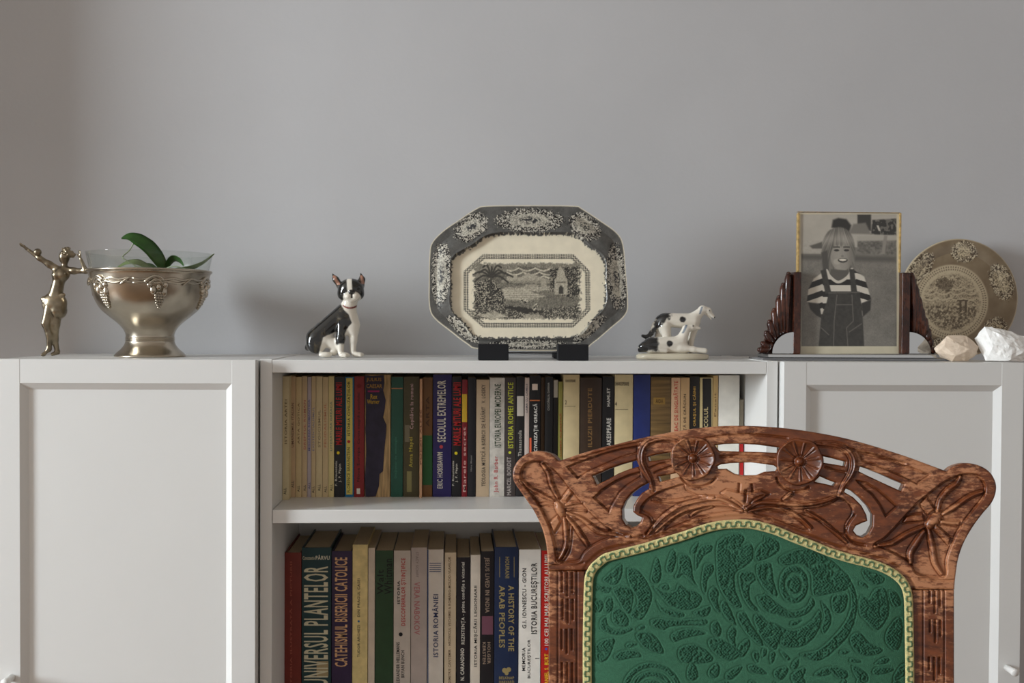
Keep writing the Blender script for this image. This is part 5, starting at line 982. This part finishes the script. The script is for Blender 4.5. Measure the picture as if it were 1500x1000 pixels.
def photo_c(x, y, s):
    f1 = fbm(x*.3, y*.3, 51); f2 = fbm(x*.08, y*.08, 52); f3 = fbm(x*.9, y*.9, 53, 2)
    v = np.where(y < 362, .62+.06*f2, .42+.10*f2); v = v+.16*(1-smooth(362, 376, y))*0
    v = v*(1-smooth(366, 380, y))+smooth(366, 380, y)*(.36+.10*f2+.10*(f3-.5)); v = np.where((y < 372)&(y > 352)&(x < 1212), .58+.1*f1, v)
    def put(m, t): nonlocal v; v = v*(1-m)+t*m
    P = lambda p, soft=1.: inpoly(x, y, p, soft)
    put(P([(1218, 333), (1220, 322), (1228, 319), (1240, 321), (1247, 330), (1244, 340)], 2), .14); put(P([(1256, 338), (1256, 314), (1276, 314), (1276, 338)], 1.5), .18); put(P([(1243, 342), (1250, 328), (1268, 326), (1276, 343)], 2), .42)
    put(P([(1276, 343), (1278, 322), (1313, 320), (1313, 345)], 1.5), .15+.2*smooth(.5, .6, f1)); put(P([(1284, 330), (1287, 330), (1290, 338), (1287, 338)]), .75); put(P([(1256, 346), (1313, 344), (1313, 352), (1256, 352)], 1.5), .62); put(P([(1256, 353), (1313, 352), (1313, 374), (1256, 371)], 2), .22+.3*f1); put(P([(1295, 345), (1300, 345), (1296, 372), (1291, 372)]), .5); put(P([(1186, 360), (1204, 354), (1206, 364), (1190, 364)], 1.5), .3)
    put(P([(1172, 372), (1313, 376), (1313, 384), (1172, 380)], 4), .3)
    hair = inpoly(x, y, cat([(1206, 398), (1203, 382), (1205, 355), (1213, 339), (1228, 332.5), (1242, 337), (1250, 350), (1253, 372), (1250, 391), (1243, 397), (1228, 396)], 4, True), 1.6); put(hair, .26+.22*vnoise((x-1229)*14/(6+.35*np.abs(y-330)), y*.05, 5)+.16*np.exp(-((y-350)/9)**2))
    put(P([(1203, 370), (1212, 366), (1214, 396), (1206, 398)], 1.5), .26)
    face = smooth(1.06, .92, np.hypot((x-1233)/16.5, (y-376)/21))*smooth(356, 362, y+2*np.sin(x*1.1)); put(face, .60-.05*f3-.004*np.abs(x-1228)); put(face*smooth(1238, 1250, x)*.7, .40); put(smooth(1., .7, np.hypot((x-1226)/6, (y-383)/5))*.6, .68)
    for ex in (1225.5, 1240): put(smooth(3.6, 2.2, np.hypot((x-ex)*.75, (y-366.5)*1.8)), .16); put(smooth(1.5, .8, np.abs(y-361.6-.05*(x-ex)**2*.3))*(np.abs(x-ex) < 5), .26)
    put(smooth(2.4, 1.2, np.hypot((x-1234)*.9, (y-375)*.9)), .46); put(smooth(1., .8, np.hypot((x-1234.5)/8, (y-(381.5-.012*(x-1234.5)**2))/3.6)), .18); put(smooth(1., .75, np.hypot((x-1234.5)/6.4, (y-(380.6-.012*(x-1234.5)**2))/1.8)), .86)
    put(P([(1217, 394), (1243, 396), (1244, 408), (1228, 414), (1214, 406)], 1.2), .30)
    torso = P([(1209, 396), (1214, 402), (1228, 413), (1244, 405), (1250, 395), (1266, 405), (1276, 438), (1262, 444), (1264, 462), (1200, 462), (1199, 444), (1182, 442), (1184, 424), (1192, 408)], 1.2)
    str_ = np.where(x < 1205, y+.35*(x-1195), np.where(x > 1254, y-.3*(x-1262), y+2)); put(torso, np.where(np.sin((str_-402)*2*np.pi/17.5) > 0, .78, .10))
    d, _ = curve_dist(x, y, cat([(1211, 396), (1216, 405), (1228, 413), (1242, 405), (1248, 394)], 5), 6); put(smooth(2.4, 1.6, d), .76)
    put(P([(1184, 443), (1200, 445), (1204, 466), (1196, 462), (1187, 453)], 1.2), .16); put(P([(1262, 444), (1276, 439), (1275, 454), (1264, 464)], 1.2), .16)
    ov = np.maximum.reduce([P([(1214, 428), (1259, 427), (1262, 447), (1264, 470), (1266, 508), (1199, 508), (1203, 464), (1211, 442)]), P([(1202, 396), (1210, 394), (1218, 430), (1209, 430)]), P([(1244, 394), (1251, 394), (1256, 430), (1247, 430)])]); put(ov, .15+.07*f1)
    for L in ([(1214, 429), (1259, 428)], [(1226, 432), (1222, 470), (1221, 507)], [(1248, 432), (1250, 470), (1240, 480), (1242, 507)], [(1226, 446), (1248, 446)], [(1244, 486), (1262, 474)], [(1203, 480), (1214, 490)]):
        d, _ = curve_dist(x, y, L, 3); put(smooth(1., .4, d)*.6, .42)
    v = np.clip(v, .03, .95); sep = np.stack([v, v*.955, v*.875], 1); c = sep**1.9
    bd = (x < 1173.4)|(x > 1313.4)|(y < 314)|(y > 506.8); c[bd] = lin((206, 196, 170))*(.9+.15*f2[bd])[:, None]
    return c
relief('photograph', np.arange(1169, 1320, .7), np.arange(310, 520, .7), [(1170.4, 312), (1317.2, 312), (1317.2, 517.8), (1170.4, 517.8)], [], lambda x, y, s: 0*x, Plane((0, FY+.0008, 0), (1, 0, 0), (0, 0, 1), (0, -1, 0)).pt, .001, PRINT, fr, colfun=photo_c, label='sepia print of a laughing child in dungarees and striped shirt')
fbx('edge_tape', (1168.6, 309.6), (1319, 312), FY-.0018, FY+.0062, TAPE, .0005, 'worn golden edge strip'); fbx('edge_tape', (1168.4, 312.2), (1170.2, 398), FY-.0018, FY+.0062, TAPE, .0004); fbx('edge_tape', (1317.4, 312.2), (1319, 399), FY-.0018, FY+.0062, TAPE, .0004)
for side, tips, cx, bar in ((-1, [(1154, 401), (1146.5, 417), (1140, 435.5), (1133, 454), (1126.5, 471), (1121.5, 487), (1116, 502.5), (1111.5, 514.5)], 1160, 1161), (1, [(1334, 402), (1339, 418), (1343.5, 435), (1347, 450), (1352, 465), (1357, 481), (1361, 497.5), (1366, 514.5)], 1328, 1327)):
    for i, (tx, ty) in enumerate(tips):
        ang = math.pi/2*(i+.5)/8; ex, ey = cx+side*(6+25*math.sin(ang)), 517-(6+25*math.cos(ang))*.98
        mx_, my_ = (tx+ex)/2+side*2.0*(1-i/8), (ty+ey)/2+3; c = cat([(tx, ty, 3), (mx_, my_, 5), (ex, ey, 3)], 8)
        rr_ = np.interp(np.linspace(0, 1, len(c)), (0, .12, .5, 1), (3.4, 5.4, 5.0, 3.2))*fs; P = at_y(c[:, 0], c[:, 1], FY); P[:, 1] -= c[:, 2]*fs
        L = [tube(P, rr_, 12, updir=(0, 1, 0)), ball(P[0], rr_[0]*1.02, 10)]
        q = joined(L); lift = max(0., zf+.0003-q[0][:, 2].min()); q[0][:, 2] += lift; mesh_obj('wing_rib', q[0], q[1], FRAMEW, fr)
    # solid fan behind the ribs and the quarter-round mirror
    ol = [(bar, 401), (bar, 517.6), (tips[-1][0]-side*1, 517.6)]+[(a-side*2.5, b+2) for a, b in tips[::-1]]
    relief('wing_panel', np.arange(min(bar, tips[-1][0])-2, max(bar, tips[-1][0])+2, 1.), np.arange(398, 520, 1.), ol, [], lambda x, y, s: 0*x, FP.pt, .008, FRAMEW, fr)
    aa = np.linspace(0, math.pi/2, 17); q = [(cx, 517.2)]+[(cx+side*31.5*math.cos(t), 517.2-31*math.sin(t)) for t in aa]
    if side > 0: q = q[::-1]
    a = at_y(np.array([p[0] for p in q]), np.array([p[1] for p in q]), FY); a[:, 2] += max(0, zf+.0004-a[:, 2].min()); b = a.copy(); a[:, 1] = FY-.0105; b[:, 1] = FY-.007; k = len(q)
    mesh_obj('quarter_mirror', np.concatenate([a, b]), [tuple(range(k)), tuple(range(k, 2*k))[::-1]]+[(i, k+i, k+(i+1) % k, (i+1) % k) for i in range(k)], MIRROR, fr, smooth_=False, label='quarter round mirror inset')

# ---- round brown plate leaning on the wall
TB = math.radians(14); PN = np.array([0, -math.cos(TB), math.sin(TB)]); pc_ = at_px(1405, 421, .222); PP = Plane(pc_, (1, 0, 0), (0, math.sin(TB), math.cos(TB)), PN)
RIM = [(1405+87*math.cos(t), 421+87*math.sin(t)) for t in np.arange(90)/90*2*np.pi]
def plate_h(x, y, s): q = (87-s)/87; return -.014*smooth(.92, .55, q)+.0*x-.002*smooth(2, 0, s)
def plate_c(x, y, s):
    f1 = fbm(x*.42, y*.42, 61, 3); f2 = fbm(x*.9, y*.9, 62, 2); f3 = fbm(x*.07, y*.07, 63); base = lin((186, 170, 142)); br = lin((62, 48, 36)); c = np.tile(base, (len(x), 1)); q = np.hypot(x-1405, y-421)/87
    wx, wy = x-1396, y-426; wq = np.hypot(wx/52, wy/53); rim = smooth(1.0, 1.06, wq)*smooth(1., 2.5, s); c = mixc(c, lin((112, 94, 72)), rim*(.72+.28*f3))
    an = np.arctan2(wy, wx)
    for k in range(6):
        a = -1.42+k*math.pi/3; cx, cy = 1403+70*math.cos(a), 422+70*math.sin(a); u = (x-cx)*math.cos(a)+(y-cy)*math.sin(a); v = -(x-cx)*math.sin(a)+(y-cy)*math.cos(a); ry = 19 if k % 2 == 0 else 28
        e = np.hypot(u/15.5, v/ry)+(f1-.5)*.4; m = smooth(1.02, .94, e)*rim; c = mixc(c, br, m*.85); c = mixc(c, lin((206, 192, 164)), m*smooth(.5, .6, f2)); i_ = smooth(.58, .5, e)*rim; c = mixc(c, lin((196, 180, 150)), i_); c = mixc(c, br, i_*smooth(.5, .58, f2)*.8)
    for r in (.97, .90): c = mixc(c, br, smooth(.028, .014, np.abs(wq-r))*smooth(-.3, .3, np.sin(an*90))*.8)
    sc_ = smooth(.82, .77, wq+(f1-.5)*.2); t = .5+.5*smooth(.45, .6, f2)-.3*smooth(.5, .6, f1)
    for cy, am in ((404, 4), (411, 4), (420, 3)): t = np.where(np.abs(y-(cy+am*np.abs(np.sin(x*.16)))) < 1., .95, t)
    t = np.where((y > 432)&(f1 > .46), t*.45, t); t = np.where(np.hypot(x-1386, (y-400)*1.3) < 9+8*f1, t*.35, t); t = np.where((np.abs(x-1412) < 8)&(np.abs(y-432) < 9)&((np.abs(x-1409) < 1.5)|(np.abs(x-1417) < 1.5)|(y < 425)), .12, t)
    ink_ = br[None]*(1-np.clip(t, 0, 1)[:, None])+base[None]*np.clip(t, 0, 1)[:, None]; return c*(1-sc_[:, None])+ink_*sc_[:, None]
pl_o = relief('round_plate', np.arange(1315, 1496, .8), np.arange(331, 511, .8), RIM, [], plate_h, PP.pt, .005, EARTHEN, None, colfun=plate_c, origin=pc_); tag(pl_o, 'round brown transfer printed plate leaning on the wall behind the stones', 'plate')
co = np.empty(len(pl_o.data.vertices)*3); pl_o.data.vertices.foreach_get('co', co); co = co.reshape(-1, 3)+pc_
dzp = TOP+.0004-co[:, 2].min(); dyp = (WALLY-.0012)-co[:, 1].max(); pl_o.location = (pc_[0], pc_[1]+min(dyp, 0), pc_[2]+dzp)

# ---- stones
def stone(name, label, pts, y0, m, seed, amp):
    r_ = random.Random(seed); bm = bmesh.new(); s = (y0-CAM[1])/F
    for (px, py, d) in pts:
        p = at_px(px, py, y0); bm.verts.new((p[0], y0-d*s, p[2]))
    bmesh.ops.convex_hull(bm, input=bm.verts[:]); bmesh.ops.delete(bm, geom=[v for v in bm.verts if not v.link_faces], context='VERTS')
    bmesh.ops.triangulate(bm, faces=bm.faces[:]); bmesh.ops.subdivide_edges(bm, edges=bm.edges[:], cuts=5, use_grid_fill=True); bm.normal_update()
    P = np.array([v.co for v in bm.verts]); N_ = np.array([v.normal for v in bm.verts]); k = 180
    h = fbm(P[:, 0]*k+P[:, 1]*k*.7+50, P[:, 2]*k+P[:, 1]*k*.6+50, seed, 4)-.5; h2 = np.abs(fbm(P[:, 0]*70+P[:, 2]*30, P[:, 1]*70-P[:, 2]*40, seed+7, 2)-.5); P = P+N_*(h*amp-h2*amp*1.6)[:, None]
    P[:, 2] += TOP+.0003-P[:, 2].min()
    for v, p in zip(bm.verts, P): v.co = p
    return tag(bm_obj(name, bm, m, origin=(float(P[:, 0].mean()), y0, TOP), smooth_=False), label, 'stone')
stone('quartz_stone', 'small beige pink faceted stone beside the photo frame', [(1367, 506, 0), (1385, 487, 4), (1400, 485, -2), (1416, 487, 2), (1433, 503, 2), (1430, 514, 4), (1416, 524, 6), (1391, 524.5, 8), (1369, 512, 4), (1398, 500, 17), (1412, 506, 19), (1392, 516, 18), (1420, 514, 14), (1378, 502, 12), (1385, 520, -14), (1415, 520, -14), (1400, 496, -14)], .045, ROCKA, 3, .0022)
stone('quartz_stone', 'large white rough quartz stone at the cabinet end', [(1434, 506, 2), (1430, 494, -6), (1441, 476, 2), (1463, 478, 0), (1480, 484, 0), (1500, 490, 0), (1516, 500, 0), (1516, 522, 4), (1500, 527, 10), (1438, 526, 12), (1446, 505, 18), (1466, 504, 24), (1464, 526, 24), (1490, 512, 22), (1478, 494, 18), (1458, 488, 16), (1450, 524, -16), (1500, 524, -16), (1470, 486, -14)], .045, ROCKB, 5, .0035)
